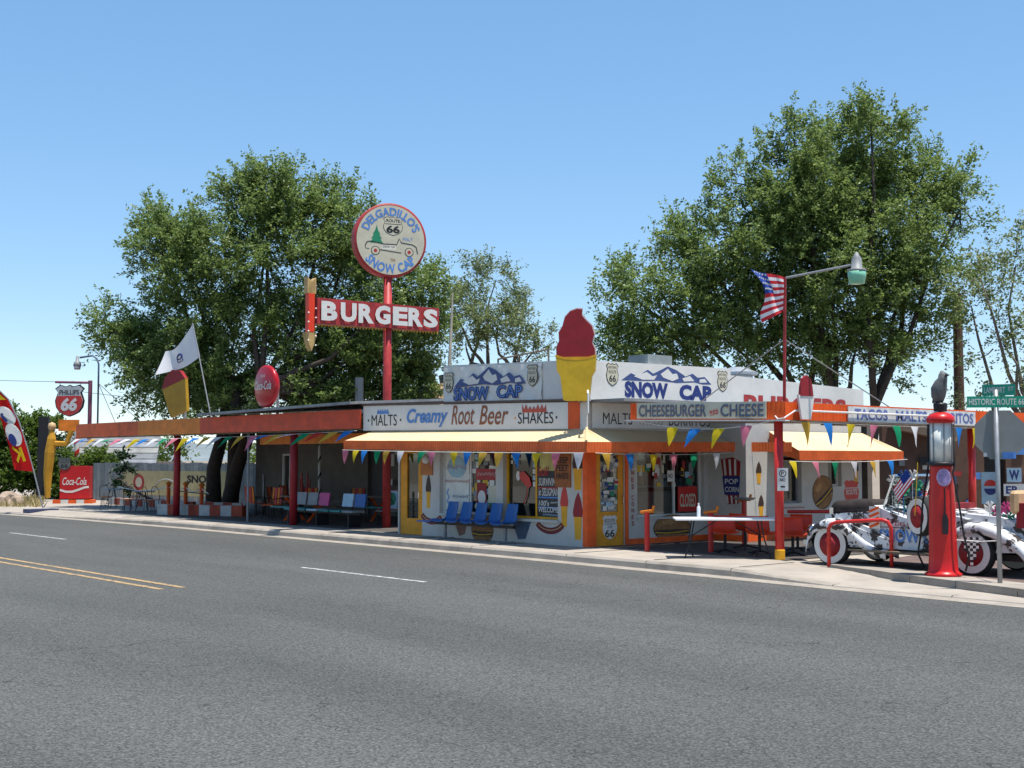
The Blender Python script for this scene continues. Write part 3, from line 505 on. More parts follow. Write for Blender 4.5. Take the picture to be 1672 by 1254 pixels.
UF = thing('american_flag', 'stars and stripes flag drooping from the yard lamp pole', 'flag', (4.6, .55, 4.5))
def flagpt(t, s):   # t from the pole to the free corner, s downwards
    xl = -1.0 + .42 * math.sin(min(1, s * 1.25) * math.pi * .8) + .1 * s * s; a = xl * .62 * t
    z = 5.42 - .10 * (1 - t) * 0 + .14 * t - (1.0 - .35 * (1 - t)) * s
    return Vector((4.70, .57, z)) + RT * a - FW * (.10 * math.sin(t * 7 + s * 5) * (.4 + .6 * t))
for k in range(13):
    e = .5 if k < 6 else 1.0
    MB().sheet([[flagpt(e * i / 10, (k + j) / 13) for j in (0, 1)] for i in range(11)]).build('stripe', FLAGR if k % 2 == 0 else FLAGW, UF, True)
MB().sheet([[flagpt(.5 + .5 * i / 6, 6 / 13 * j / 6) for j in range(7)] for i in range(7)]).build('canton', FLAGBL, UF, True)
st = MB()
for i in range(5):
    for j in range(4):
        c = flagpt(.55 + i * .095, .04 + j * .11) - FW * .015
        st.prism([c + RT * (.018 * math.cos(R_(72 * q + 90))) + Vector((0, 0, .02 * math.sin(R_(72 * q + 90)))) for q in range(5)], -FW * .004)
o = st.build('stars', WHITE, UF); o['kind'] = 'stuff'

# ------------------------------------------------------------------ left porch
PC = thing('porch_canopy', 'long orange and red porch canopy on red posts left of the diner', 'canopy', (-17, 2, .15))
PF = PL((-26.6, -.1, 2.8), (1, 0, 0))
for a0, a1, m in ((0, 3.6, ORANGE), (3.6, 5.2, mat('dull_orange', (.55, .09, .02), .55, .3, 3)), (5.2, 9.6, ORANGE2), (9.6, 18.35, mat('brick_orange', (.60, .06, .015), .5, .2, 3))): PF.poly(rect(a0, a1, .0, .48 + .02 * a0 / 18), m, PC, 'fascia_board', .04)
MB().bb(-24.6, -8.3, 0, 5.6, 3.12, 3.2).build('roof', ROOFM, PC); MB().bb(-26.6, -8.25, -.06, .02, 2.76, 2.8).build('eave_strip', WOOD, PC)
MB().prism([(-16.6, -.45, 3.33), (-8.26, -.45, 3.42), (-8.26, 5.5, 3.75), (-16.6, 5.5, 3.66)], (0, 0, .07)).build('weathered_roof', mat('grey_tin', (.25, .25, .25), .6, .3, 2), PC)
for x in (-25, -22.5): MB().bb(x, x + .08, 0, 5.6, 2.95, 3.11).build('rafter', WOOD, PC)
for x, y in ((-19.7, .45), (-11.95, .15)):
    st_ = x < -26
    p = MB().tube([(x, y, .1), (x, y, 3.1)], .11 if not st_ else .09, 12).build('post', WHITE if st_ else MAROON, PC, True)
MB().tube([(-14.6, .2, .15), (-14.6, .2, 3.1)], .035, 8).build('post', GREYP, PC)
PF.poly(rect(11.2, 18.3, -.35, -.08), ORANGE2, PC, 'inner_beam', .05, -1.2)
# the store behind the porch
PB = thing('porch_store', 'dim beige store front with doors under the porch canopy', 'store', (-15, 6, .15))
PW = PL((0, 5.6, 0), (1, 0, 0))
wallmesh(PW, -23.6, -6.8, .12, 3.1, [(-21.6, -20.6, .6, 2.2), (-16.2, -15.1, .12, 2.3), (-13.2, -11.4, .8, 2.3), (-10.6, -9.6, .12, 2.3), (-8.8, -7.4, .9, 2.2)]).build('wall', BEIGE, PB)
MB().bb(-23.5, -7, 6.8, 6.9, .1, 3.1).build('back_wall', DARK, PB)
for a0, a1, b0, b1 in ((-21.6, -20.6, .6, 2.2), (-13.2, -11.4, .8, 2.3), (-8.8, -7.4, .9, 2.2)):
    w_ = MB()
    for q in ((a0, a0 + .07, b0, b1), (a1 - .07, a1, b0, b1), (a0 + .07, a1 - .07, b0, b0 + .07), (a0 + .07, a1 - .07, b1 - .07, b1), ((a0 + a1) / 2 - .03, (a0 + a1) / 2 + .03, b0 + .07, b1 - .07)): w_.bb(q[0], q[1], 5.56, 5.63, q[2], q[3])
    w_ = w_.build('window', WHITE, PB); PW.poly(rect(a0 + .07, a1 - .07, b0 + .07, b1 - .07), GLASS, w_, 'pane', .006, -.08)
for a0, a1 in ((-16.2, -15.1), (-10.6, -9.6)): dd = PW.poly(rect(a0, a1, .13, 2.29), mat('dark_door', (.06, .05, .05), .6, .2, 3), PB, 'door', .05, -.15); MB().lathe([(0, 0), (.04, .01), (.04, .05), (0, .06)], (a1 - .1, 5.66, 1.1), 10, 'Y').build('door_knob', CHROME, dd)
rr = random.Random(4)
for i in range(26):
    a = rr.uniform(-15.0, -11.0); b = rr.uniform(.9, 2.5); PW.poly(rect(a, a + rr.uniform(.2, .45), b, b + rr.uniform(.15, .4)), rr.choice([WHITE, LBLUE, GREYP, REDD, TARP, MUST]), PB, 'licence_plate', .01, .012 + .011 * i)
PW.poly(rect(-14.6, -6.9, .13, .75), mat('green_skirting', (.10, .22, .08), .7, .2, 3), PB, 'skirting', .008)
bp = thing('barber_pole', 'thin black and white spiral pole by the dim store front', 'pole', (-17.6, 4.6, .15))
MB().tube([(-17.6, 4.6, .15), (-17.6, 4.6, 2.6)], .05, 10).build('shaft', WHITE, bp); MB().add([], []).sheet([[(-17.6 + .054 * math.cos(t * .5), 4.6 + .054 * math.sin(t * .5), .3 + t * .045 + z) for z in (0, .12)] for t in range(50)]).build('spiral', BLACK, bp)

# ------------------------------------------------------------------ tall sign
TS = thing('pylon_sign', 'tall red pole sign with round cream disc and red burgers arrow', 'sign', (-9.1, 1.32, .15))
MB().tube([(-9.1, 1.32, .15), (-9.1, 1.32, 7.1)], .115, 12).build('pole', REDD, TS, True)
dk = MB().lathe([(.98, -.34), (1.02, -.32), (1.02, -.02), (.98, 0)], (-8.95, 1.36, 7.97), 48, 'X').build('disc', REDD, TS)
DP = PL((-8.945, 1.36, 7.97), (0, 1, 0)); DP.poly(ell(0, 0, .955, .955, 48), TARP, dk, 'disc_face', .008)
DP.text("DELGADILLO'S", -.80, .80, .0, .24, BLUE, dk, .03, 0, .01, arc=(.66, 0, 0, 1)); DP.text('SNOW CAP', -.62, .62, -.2, .02, BLUE, dk, .03, 0, .01, arc=(.86, 0, 0, -1)) if 0 else None
def arcdown(t, r, h, span):   # lettering that reads along the bottom of the disc
    vs, fs = text_mesh(t, .03, 0); mb = MB()
    mb.add([DP.p((r - y * h) * math.sin(-span / 2 + x * span), -(r - y * h) * math.cos(-span / 2 + x * span), .013) for x, y, _ in vs], fs); mb.build('lettering', BLUE, dk)
arcdown('SNOW CAP', .92, .26, 1.85)
DP.poly(shield(.06, .38, .56, .52), BLACK, dk, 'route_shield', .002, .009); DP.poly(shield(.06, .38, .53, .49), TARP, dk, 'route_shield', .002, .011); DP.stroke([(-.16, .44), (.28, .44)], .015, BLACK, dk, 'route_shield', .012)
DP.text('ROUTE', -.13, .25, .49, .57, BLACK, dk, .02, 0, .012); DP.text('66', -.13, .25, .19, .40, BLACK, dk, .04, 0, .012)
DP.poly([(-.58, -.1), (-.22, -.1), (-.3, .02), (-.25, .02), (-.33, .14), (-.29, .14), (-.36, .25), (-.4, .4), (-.44, .25), (-.51, .14), (-.47, .14), (-.55, .02), (-.5, .02)], GREEN, dk, 'painted_tree', .002, .009)
CARL = [(-.72, -.18), (-.66, -.08), (-.56, -.06), (-.3, -.1), (-.2, -.12), (.16, -.12), (.24, .05), (.3, -.06), (.62, -.1), (.72, -.16), (.76, -.34)]
DP.stroke(CARL, .026, BLACK, dk, 'painted_car', .009); DP.stroke([(-.72, -.18), (-.7, -.26), (-.6, -.27)], .018, BLACK, dk, 'painted_car', .009); DP.stroke([(-.3, -.28), (.3, -.34)], .022, BLACK, dk, 'painted_car', .009); DP.poly(rect(-.24, .14, -.26, -.13), mat('pale_disc_door', (.72, .67, .56), .5), dk, 'painted_car', .002, .007); DP.text('SNOW CAP', -.22, .12, -.22, -.16, BLACK, dk, .0, 0, .009)
for c in (-.43, .52): DP.poly(ell(c, -.31, .125, .125, 20), BLACK, dk, 'painted_wheel', .002, .009); DP.poly(ell(c, -.31, .105, .105, 20), TARP, dk, 'painted_wheel', .002, .011); DP.poly(ell(c, -.31, .05, .05, 12), REDD, dk, 'painted_wheel', .002, .013)
DP.text('TM', -.02, .12, -.6, -.51, BROWN, dk, 0, 0, .009); DP.text('MALT', .34, .62, .0, .09, BLUE, dk, .0, 0, .009)
XD = Matrix.Translation((0, .04, 0)) @ Matrix.Rotation(R_(-20), 4, 'Z') @ Matrix.Translation((0, -.04, 0))
for c in [dk] + list(dk.children): c.data.transform(XD)
bs = MB().prism([(-8.92, -1.03, 5.52), (-8.92, 2.95, 5.58), (-8.92, 2.95, 6.22), (-8.92, -1.03, 6.2)], (-.36, 0, 0)).build('burgers_board', REDD, TS)
BG = PL((-8.92, -1.03, 5.52), (0, 3.98, .05)); BG.v = Vector((0, 0, 1)); BG.n = Vector((1, 0, 0))
xs = [.12, .72, 1.28, 1.82, 2.4, 2.92, 3.44]
for c, x in zip('BURGERS', xs): BG.text(c, x - .03, x + .47, .09, .60, WHITE, bs, .05, 0, .02, d=.02)
bu = MB()
for i in range(40): bu.lathe([(0, -.06), (.022, -.05), (.018, 0)], tuple(BG.p(.1 + i * .1, 0, -.1)), 5)
o = bu.build('bulb_row', MUST, bs); o['kind'] = 'stuff'
ARW = mat('dull_tan_paint', (.46, .30, .12), .55, .2, 6)
ar = MB().bb(-9.14, -8.98, -1.26, -1.08, 5.3, 6.6).build('arrow', REDPL, TS)
MB().prism([(-8.98, -1.3, 6.3), (-8.98, -1.04, 6.3), (-8.98, -1.04, 6.72), (-8.98, -1.17, 6.62), (-8.98, -1.3, 6.72)], (-.18, 0, 0)).build('arrow_tail', ARW, ar); MB().prism([(-8.97, -1.33, 5.28), (-8.97, -1.02, 5.28), (-8.97, -1.08, 5.0), (-8.97, -1.17, 4.8), (-8.97, -1.26, 5.0)], (-.2, 0, 0)).build('arrow_head', ARW, ar)
for i in range(9): MB().lathe([(0, -.03), (.03, 0), (0, .03)], (-8.95, -1.28 if i % 2 else -1.06, 4.95 + i * .12), 8).build('bulb', WHITE, ar)
# soda disc on the porch roof
CD = thing('soda_disc_sign', 'round glossy red soda disc standing on the porch roof', 'sign', (-13.4, .6, 3.4)); GR = mat('gloss_red_enamel', (.36, .006, .012), .3, .06, 3, coat=.25)
MB().lathe([(0, -.02), (.35, .0), (.55, .06), (.62, .14), (.62, .22), (.55, .26), (0, .28)], (-13.45, .3, 4.12), 40, 'Y').build('disc', GR, CD, True); CDP = PL((-13.45, .015, 4.12), (1, 0, 0))
CDP.text('Coca-Cola', -.46, .48, -.1, .15, WHITE, CD, .01, .35, .02); CDP.text('DRINK', -.16, .12, .26, .34, WHITE, CD, .01, 0, .0)
MB().tube([(-13.45, .5, 3.3), (-13.45, .5, 4.0)], .04).build('pole', GREYP, CD)
# tilted cup sign with white flag
cp = thing('tilted_cup_sign', 'tilted mustard cup sign with red filling on the porch roof', 'sign', (-19.3, .5, 3.3)); TP = PL((-19.35, .4, 3.42), (1, .25, .0)); ca, sa = math.cos(.28), math.sin(.28)
q = lambda pts: [(a * ca - b * sa, a * sa + b * ca) for a, b in pts]
TP.poly(q([(-.38, .05), (.42, .05), (.62, 1.1), (-.55, 1.1)]), mat('dull_mustard', (.38, .21, .015), .5, .15, 3), cp, 'cup', .12); TP.poly(q([(-.55, 1.08), (.62, 1.08), (.45, 1.4), (.1, 1.55), (-.3, 1.42)]), MAROON, cp, 'filling', .14, -.01); MB().tube([(-19.3, .5, 3.2), (-19.3, .5, 3.7)], .06).build('pole', GREYP, cp)
wf = thing('white_flag', 'white flag with dark shield blowing over the tilted cup sign', 'flag', (-17.6, .5, 3.3))
MB().tube([(-17.5, .5, 3.3), (-18.65, .4, 6.4)], .02, 6).build('pole', GREYP, wf)
def wfp(t, s):
    a = Vector((-18.62, .4, 6.4)); b = Vector((-18.2, .45, 5.3)); p = a.lerp(b, s); e = Vector((-20.4, .2, 5.5)).lerp(Vector((-20.3, 0, 4.85)), s)
    return p.lerp(e, t) + Vector((0, -.12, -.1)) * math.sin(t * 5 + s * 2) * t + Vector((0, 0, -.25)) * math.sin(t * math.pi) * (1 - s * .3)
MB().sheet(clothgrid(wfp, 12, 8)).build('cloth', FLAGW, wf, True)
e0 = [wfp(.45 + .17 * a, .55 + .36 * b) + Vector((.01, -.03, .0)) for a, b in SH + [(-a, b) for a, b in SH[-2:0:-1]]]; mbx = MB(); mbx.tube(e0 + [e0[0]], .014, 4, False).build('shield_print', NAVY, wf); MB().tube([wfp(.45 + .07 * math.cos(t), .52 + .1 * math.sin(t)) + Vector((.01, -.035, 0)) for t in [i * .7 for i in range(10)]], .02, 4).build('shield_print', NAVY, wf)

# ------------------------------------------------------------------ bunting
def bunting(label, p0, p1, sag, items, swing=0, sz=.24, L=.33, out=Vector((0, -1, 0)), group='bunting strings'):
    p0, p1 = Vector(p0), Vector(p1); b = thing('bunting', label, 'bunting', p0, group)
    f = lambda t: p0.lerp(p1, t) + Vector((0, 0, -sag * 4 * t * (1 - t)))
    MB().tube([f(i / 16) for i in range(17)], .006, 4).build('string', WHITE, b)
    d = (p1 - p0).normalized(); rr = random.Random(label)
    for t, c in items:
        o = f(t); sw = swing * rr.uniform(.5, 1.4) + rr.uniform(-.15, .25); L0 = L; lean = rr.uniform(-.28, .28) + swing * .6; tw = rr.uniform(-.5, .5); tip = Vector((0, 0, -L)) * math.cos(sw) + out * L * math.sin(sw) * .8 - d * L * lean
        g = [[o - d * sz / 2 * (1 - s) * (1 + .0) + tip * s + out * .025 * math.sin(s * 3 + rr.random()), o + tip * s + out * (.03 + .03 * math.sin(s * 4)) * (1 - s), o + d * sz / 2 * (1 - s) + tip * s + out * tw * sz * .5 * s * (1 - s) * 2] for s in (0, .2, .4, .6, .8, .98)]
        MB().sheet(g).build('pennant', PEN[c], b, True)
seq = ['white', 'blue', 'gold', 'white', 'green', 'pink', 'white', 'yellow', 'blue', 'white', 'green', 'pink', 'yellow', 'blue', 'gold', 'white', 'green', 'gold', 'pink', 'blue', 'gold', 'white', 'green', 'red', 'gold', 'blue']
bunting('wind-blown pennant string under the long orange porch fascia', (-26.6, -.2, 2.74), (-8.3, -.2, 2.74), .08, [((i + .5) / 26, c) for i, c in enumerate(seq)], .9, .42, .5)
fc = [(565, 'pink'), (582, 'yellow'), (596, 'blue'), (617, 'green'), (632, 'gold'), (655, 'white'), (690, 'green'), (706, 'pink'), (742, 'yellow'), (764, 'blue'), (790, 'gold'), (815, 'gold'), (843, 'blue'), (877, 'yellow'), (908, 'pink'), (945, 'white')]
def xon(px): d = FW + RT * ((px - 836) / FPX); t = (-.76 - CAM.y) / d.y; return CAM.x + t * d.x
bunting('pennant string hanging along the front awning hem', (-8.12, -.76, 2.24), (.7, -.76, 2.13), .02, [((max(-8.0, xon(p)) + 8.12) / 8.82, c) for p, c in fc], .1, .27, .36)
bunting('pennant string hanging along the side awning hem by the orange door', (.76, -.5, 2.13), (.76, 3.8, 2.15), .04, [(.07, 'gold'), (.23, 'blue'), (.4, 'yellow'), (.55, 'pink'), (.7, 'green'), (.88, 'white')], .08, .27, .36, Vector((1, 0, 0)))
bunting('pennant string under the cheeseburger board of the canopy', (1.3, .22, 2.78), (4.6, .22, 2.70), .15, [(.28, 'yellow'), (.46, 'blue'), (.64, 'yellow'), (.84, 'pink')], .25, .28, .42)
bunting('pennant string under the side edge of the orange canopy', (4.97, .4, 2.70), (4.97, 9, 2.70), .03, [(.05, 'gold'), (.13, 'blue'), (.22, 'yellow'), (.31, 'pink'), (.4, 'green'), (.48, 'white'), (.68, 'blue'), (.76, 'yellow')], .15, .3, .45, Vector((1, 0, 0)))
bunting('pennant string below the awning beside the painted burger', (2.0, 4.3, 1.96), (2.0, 9, 2.0), .04, [(.02, 'yellow'), (.2, 'pink'), (.36, 'green'), (.52, 'white'), (.68, 'gold'), (.84, 'blue')], .1, .27, .4, Vector((1, 0, 0)))
# ------------------------------------------------------------------ seats and tables
def shell(w, prof, m, name, par, flare=.0, th=.012):
    """moulded seat: profile of (y, z) points swept across its width, edges turned up"""
    g = []
    for i, (y, z) in enumerate(prof):
        ww = w * (1 - flare * (i / (len(prof) - 1)) ** 2)
        g.append([(a * ww / 2, y - .035 * (abs(a) ** 3) * (1 if i > len(prof) // 2 else 0), z + .04 * abs(a) ** 3 * (1 if i <= len(prof) // 2 else .2)) for a in (-1, -.8, -.4, 0, .4, .8, 1)])
    o = MB().sheet(g).build(name, m, par, True, w=False); s_ = o.modifiers.new('thick', 'SOLIDIFY'); s_.thickness = th; return o
SEAT = [(-.25, .40), (-.22, .425), (-.1, .42), (.05, .405), (.14, .42), (.19, .48), (.23, .6), (.27, .74), (.29, .84), (.288, .86)]
BC = thing('seat_row', 'row of five blue moulded seats on one beam by the front window', 'seat row', (-3.2, -.42, .15))
for i in range(5): s_ = shell(.44, SEAT, CHAIRB, 'seat', BC, .22); s_.location = (-1.1 + i * .53, .0, 0)
b = MB().bb(-1.4, 1.35, -.05, .05, .33, .39); b.build('beam', BLACK, BC, w=False)
MB().box((-1.62, -.05, .4), (.5, .42, .03)).build('side_shelf', CHAIRB, BC, w=False)
for x in (-1.1, 1.05): MB().bb(x - .03, x + .03, -.03, .03, 0, .33).bb(x - .04, x + .04, -.24, .24, 0, .03).build('leg', GREYP, BC, w=False)
PB2 = thing('porch_seat_row', 'bench row of teal seats with pink and blue backs under the porch', 'seat row', (-11.2, .75, .15))
for i, (sm, bm_) in enumerate([(TEAL, GREYP), (TEAL, GREYP), (LBLUE, PINK), (TEAL, None), (TEAL, LBLUE), (GREYP, CHAIRB)]):
    x = -1.65 + i * .6; MB().box((x, 0, .43), (.5, .42, .05)).build('seat', sm, PB2, w=False)
    if bm_: MB().box((x, .24, .72), (.5, .04, .36), M=Matrix.Rotation(-.15, 3, 'X')).build('backrest', bm_, PB2, w=False)
MB().bb(-2, 1.7, -.04, .04, .34, .4).build('beam', BLACK, PB2, w=False); MB().bb(-2.0, 1.7, .26, .3, .66, .7).build('back_rail', BLACK, PB2, w=False)
for x in (-1.7, -.2, 1.4): MB().bb(x - .03, x + .03, -.2, .2, 0, .34).build('leg', BLACK, PB2, w=False)
pk = thing('picnic_table', 'red trestle picnic table with dark top under the porch', 'table', (-13.6, 1.6, .15))
for i in range(4): MB().bb(-.9, .9, -.36 + i * .19, -.2 + i * .19, .72, .76).build('plank', WOOD, pk, w=False)
for x in (-.65, .65):
    for s_ in (-1, 1): MB().tube([(x + .03 * s_, -.38 * s_, 0), (x + .03 * s_, .3 * s_, .72)], .045, 4).build('leg', ORANGE, pk, w=False)
for s_ in (-1, 1): MB().bb(-.9, .9, .58 * s_ - .12, .58 * s_ + .12, .42, .46).build('bench_plank', TEAL if s_ < 0 else WOOD, pk, w=False)
pk2 = dup(pk, (-11.6, 3.4, .15), .2, 'red trestle picnic table deeper in the porch shade')
pc_ = thing('peace_chair', 'small chair with green peace emblem back in the porch shade', 'chair', (-9.9, 2.0, .15))
MB().box((0, .1, .72), (.46, .04, .5), M=Matrix.Rotation(-.1, 3, 'X')).build('backrest', LBLUE, pc_, w=False); MB().box((0, -.12, .42), (.44, .42, .04)).build('seat', GREYP, pc_, w=False)
PLc = PL((0, .07, .74), (1, 0, 0)); PLc.poly(ell(0, 0, .17, .19, 20), GREEN, pc_, 'emblem', .004, w=False); PLc.stroke([(0, -.18), (0, .18)], .025, BLACK, pc_, 'emblem', .005, w=False); PLc.stroke([(-.12, -.13), (0, 0), (.12, -.13)], .025, BLACK, pc_, 'emblem', .005, w=False)
for x in (-.19, .19):
    for y in (-.3, .08): MB().tube([(x, y, 0), (x, y, .42)], .014, 5).build('leg', BLACK, pc_, w=False)
rt = thing('wicker_chair', 'round-backed wicker armchair under the porch by the tree', 'chair', (-19.6, 3.3, .15), rz=-.5)
WICK = mat('wicker', (.13, .09, .06), .8, .4, 20, .5)
MB().lathe([(.42, 0), (.44, .05), (.40, .07), (0, .05)], (0, .32, .85), 20, 'Y').build('backrest', WICK, rt, True, w=False); MB().lathe([(.36, .0), (.4, .4), (.38, .46), (0, .47)], (0, 0, .0), 16).build('seat', mat('grey_wicker', (.3, .3, .3), .8, .3, 20), rt, True, w=False); MB().lathe([(.5, 0), (.52, .03), (.48, .05), (.43, .04)], (0, .3, .85), 24, 'Y').build('hoop', mat('grey_wicker', (.3,) * 3), rt, True, w=False)
# loose slatted chairs crowded under the porch
sc0 = thing('slatted_chair', 'orange slatted garden chair in the porch shade', 'chair', (-15.6, 1.6, .15), 'slatted chairs in the porch', .4)
for i in range(5): MB().box((0, -.2 + i * .1, .44), (.46, .08, .02)).build('slat', ORANGE, sc0, w=False)
for i in range(4): MB().box((-.16 + i * .107, .27 + .02, .72), (.08, .02, .5), M=Matrix.Rotation(-.12, 3, 'X')).build('back_slat', RED if i % 2 else ORANGE2, sc0, w=False)
for x in (-.2, .2):
    MB().tube([(x, -.22, 0), (x, -.22, .62), (x, .25, .64)], .016, 5).build('arm', BLACK, sc0, w=False); MB().tube([(x, .26, 0), (x, .24, .45), (x, .32, .98)], .018, 5).build('leg', BLACK, sc0, w=False)
for x, y, r, lb in ((-16.4, 2.3, 2.2, 'orange slatted chair beside the thin grey porch post'), (-15.0, 2.7, 4.0, 'orange slatted chair behind the red picnic table'), (-12.9, 3.0, 1.0, 'orange slatted chair between the two picnic tables'), (-17.6, 2.2, 3.4, 'orange slatted chair next to the wicker armchair'), (-9.4, 3.0, 5.2, 'orange slatted chair by the tall sign pole'), (-10.6, 2.6, .8, 'orange slatted chair behind the peace emblem chair'), (-18.3, 3.9, 1.9, 'orange slatted chair in front of the spiral pole')): dup(sc0, (x, y, .15), r, lb)
sc0['label'] = 'orange slatted chair in front of the dark store door'
pc3 = thing('planter_pot', 'dark planter pot with tall red cactus sticks in the porch', 'planter', (-16.9, 3.6, .15))
MB().lathe([(.2, 0), (.28, .4), (.3, .42), (.25, .42)], (0, 0, 0), 14).build('pot', BLACK, pc3, True, w=False)
for i in range(6): MB().tube([(.1 * math.cos(i), .1 * math.sin(i), .3), (.16 * math.cos(i), .16 * math.sin(i), 1.0 + .2 * (i % 3))], .03, 6).build('stick', REDD, pc3, w=False)
# white folding table with bottle, red shell seats
ft_ = thing('folding_table', 'white folding table standing in half shade before the side window', 'table', (3.72, .02, .15), rz=R_(46))
tp = MB(); tp.box((0, 0, .73), (1.95, .72, .04)); t_ = tp.build('table_top', mat('white_plastic', (.78, .79, .80), .35, .04, 3), ft_, w=False); bv = t_.modifiers.new('b', 'BEVEL'); bv.width = .012; bv.segments = 2
for s_ in (-1, 1):
    for y in (-.26, .26): MB().tube([(s_ * .62, y, .71), (s_ * .68, y, .35), (s_ * (.80 if y < 0 else .6), y, 0)], .014, 6).build('leg', BLACK, ft_, w=False)
    MB().tube([(s_ * .66, -.26, .4), (s_ * .66, .26, .4)], .011, 6).build('stretcher', BLACK, ft_, w=False); MB().tube([(s_ * .66, 0, .4), (s_ * .15, 0, .71)], .011, 6).build('brace', BLACK, ft_, w=False)
bo = thing('water_bottle', 'clear plastic water bottle standing on the white folding table', 'bottle', (3.3, -.27, .90))
MB().lathe([(0, 0), (.034, 0), (.036, .02), (.034, .1), (.036, .17), (.03, .2), (.014, .225), (.014, .25)], (0, 0, 0), 12).build('body', mat('clear_plastic', (.62, .66, .70), .1, .05, 4), bo, True, w=False); MB().lathe([(.017, .245), (.017, .27), (0, .272)], (0, 0, 0), 10).build('cap', WHITE, bo, w=False)
SE2 = [(-.24, .38), (-.2, .40), (-.06, .38), (.08, .37), (.17, .40), (.22, .50), (.26, .64), (.27, .71), (.26, .73)]
seats = [(*at(1182, 25.6)[:2], .86), (*at(1238, 25.3)[:2], .86), (*at(1292, 24.9)[:2], .86), (*at(1300, 26.2)[:2], .3), (*at(1215, 26.8)[:2], 3.0)]
lab = ['left orange-red shell seat behind the white folding table', 'middle orange-red shell seat behind the white folding table', 'orange-red shell seat at the shaded end of the folding table', 'orange-red shell seat turned aside behind the red post', 'orange-red shell seat facing the diner wall']
for i, (x, y, rz) in enumerate(seats):
    c = thing('shell_chair', lab[i], 'chair', (x, y, .15), 'orange-red shell seats', rz); shell(.5, SE2, REDPL, 'seat', c, .1, .014)
    MB().tube([(0, 0, .04), (0, 0, .41)], .03, 8).build('pedestal', BLACK, c, w=False)
    for a in range(4): MB().tube([(0, 0, .07), (.26 * math.cos(a * 1.571 + .78), .26 * math.sin(a * 1.571 + .78), .015)], .018, 5).build('leg', BLACK, c, w=False)
# red pipe bollards and rails
def bollard(loc, lab, h=.78):
    b_ = thing('bollard', lab, 'bollard', loc, 'red pipe bollards'); MB().tube([(0, 0, 0), (0, 0, h)], .055, 10).build('post', RED, b_, w=False); MB().tube([(-.16, 0, h), (.16, 0, h + .04)], .035, 6).tube([(.13, .02, h), (.17, .02, h + .14)], .03, 6).build('cleat', ORANGE2, b_, w=False)
bollard((1.62, .1, .15), 'red pipe bollard with orange cleat in front of the burger mural'); bollard((2.6, .9, .15), 'red pipe bollard behind the left legs of the folding table'); bollard((1.6, 3.2, .15), 'dark red bollard holding a round ashtray by the popcorn mural', .95)
MB().lathe([(.2, 0), (.26, .05), (.0, .06)], (1.6, 3.2, 1.12), 16).build('ashtray', GREY, bpy.data.objects['bollard.002'])
for nm, pts, lb in (('rail', [(5.95, .12, .12), (5.95, .12, .78), (6.0, .13, .86), (6.1, .15, .9), (6.85, .4, .96), (6.95, .42, .93), (7.0, .44, .82), (7.0, .44, .12)], 'bright red pipe guard rail in front of the old white car'), ('rail', [(3.5, 2.2, .95), (4.6, 2.9, .97), (4.8, 3.0, .92), (4.85, 3.05, .8), (4.85, 3.05, .12)], 'dark red pipe rail behind the canopy post')):
    r_ = thing('guard_rail', lb, 'rail', pts[0][:2] + (.12,)); MB().tube(pts, .035, 8).build('pipe', RED, r_, True); MB().lathe([(.07, 0), (.07, .02), (.04, .03)], pts[-1][:2] + (.12,), 10).build('flange', RED, r_)
# ------------------------------------------------------------------ visible-glass fuel pump with a carved bird
GP = thing('fuel_pump', 'tall vintage red fuel pump with glass cylinder on the kerb', 'fuel pump', (8.4, -.28, .15)); GP0 = Vector((8.4, -.28, .15))
PUMP = mat('pump_red_enamel', (.50, .012, .012), .35, .12, 3, coat=.1)
MB().lathe([(.32, 0), (.32, .04), (.28, .06), (.255, .1), (.245, .3), (.225, 1.2), (.20, 1.85), (.20, 1.9)], (0, 0, 0), 28).build('body', PUMP, GP, True, w=False)
MB().lathe([(.24, 1.88), (.25, 1.9), (.25, 1.93), (.2, 1.95)], (0, 0, 0), 24).build('collar', BLACK, GP, True, w=False)
MB().lathe([(.18, 1.95), (.18, 2.62)], (0, 0, 0), 24).build('glass_cylinder', mat('frosted_pump_glass', (.75, .76, .70), .5, .12, 6), GP, True, w=False)
for k in range(6): MB().tube([(.19 * math.cos(k * 1.047 + .3), .19 * math.sin(k * 1.047 + .3), 1.94), (.19 * math.cos(k * 1.047 + .3), .19 * math.sin(k * 1.047 + .3), 2.63)], .012, 5).build('stay_rod', GREYP, GP, w=False)
MB().lathe([(.18, 2.61), (.235, 2.62), (.25, 2.67), (.235, 2.72), (.18, 2.77), (.1, 2.80), (0, 2.81)], (0, 0, 0), 28).build('cap', PUMP, GP, True, w=False)
for sg in (-1, 1): MB().tube([(sg * .25, 0, 2.6), (sg * .26, 0, 1.9), (sg * .25, -.05, 1.75), (sg * .36, -.05, 1.2), (sg * .42, -.02, .7), (sg * .5, .0, .35), (sg * .4, .05, .1)], .02, 6).build('hose', RUBBER, GP, True, w=False)
em = PL((.133, -.155, 1.68), (.755, .656, 0), (0, 0, 1)); EMB = mat('lavender_enamel', (.42, .32, .50), .4, .3, 14)
em.poly(ell(0, 0, .125, .15, 24), EMB, GP, 'emblem', .01, w=False); em.poly(ell(0, 0, .1, .12, 24), mat('emblem_violet', (.30, .22, .42), .4, .3, 18), GP, 'emblem', .004, .01, w=False)
nz = PL((.155, -.178, 0), (.755, .656, 0)); nz.poly(rect(-.012, .012, 1.05, 1.5), BLACK, GP, 'lever', .02, w=False); nz.poly([(-.05, .72), (.04, .72), (.05, .95), (.02, 1.06), (-.03, 1.06), (-.05, .95)], BLACK, GP, 'nozzle', .06, w=False)
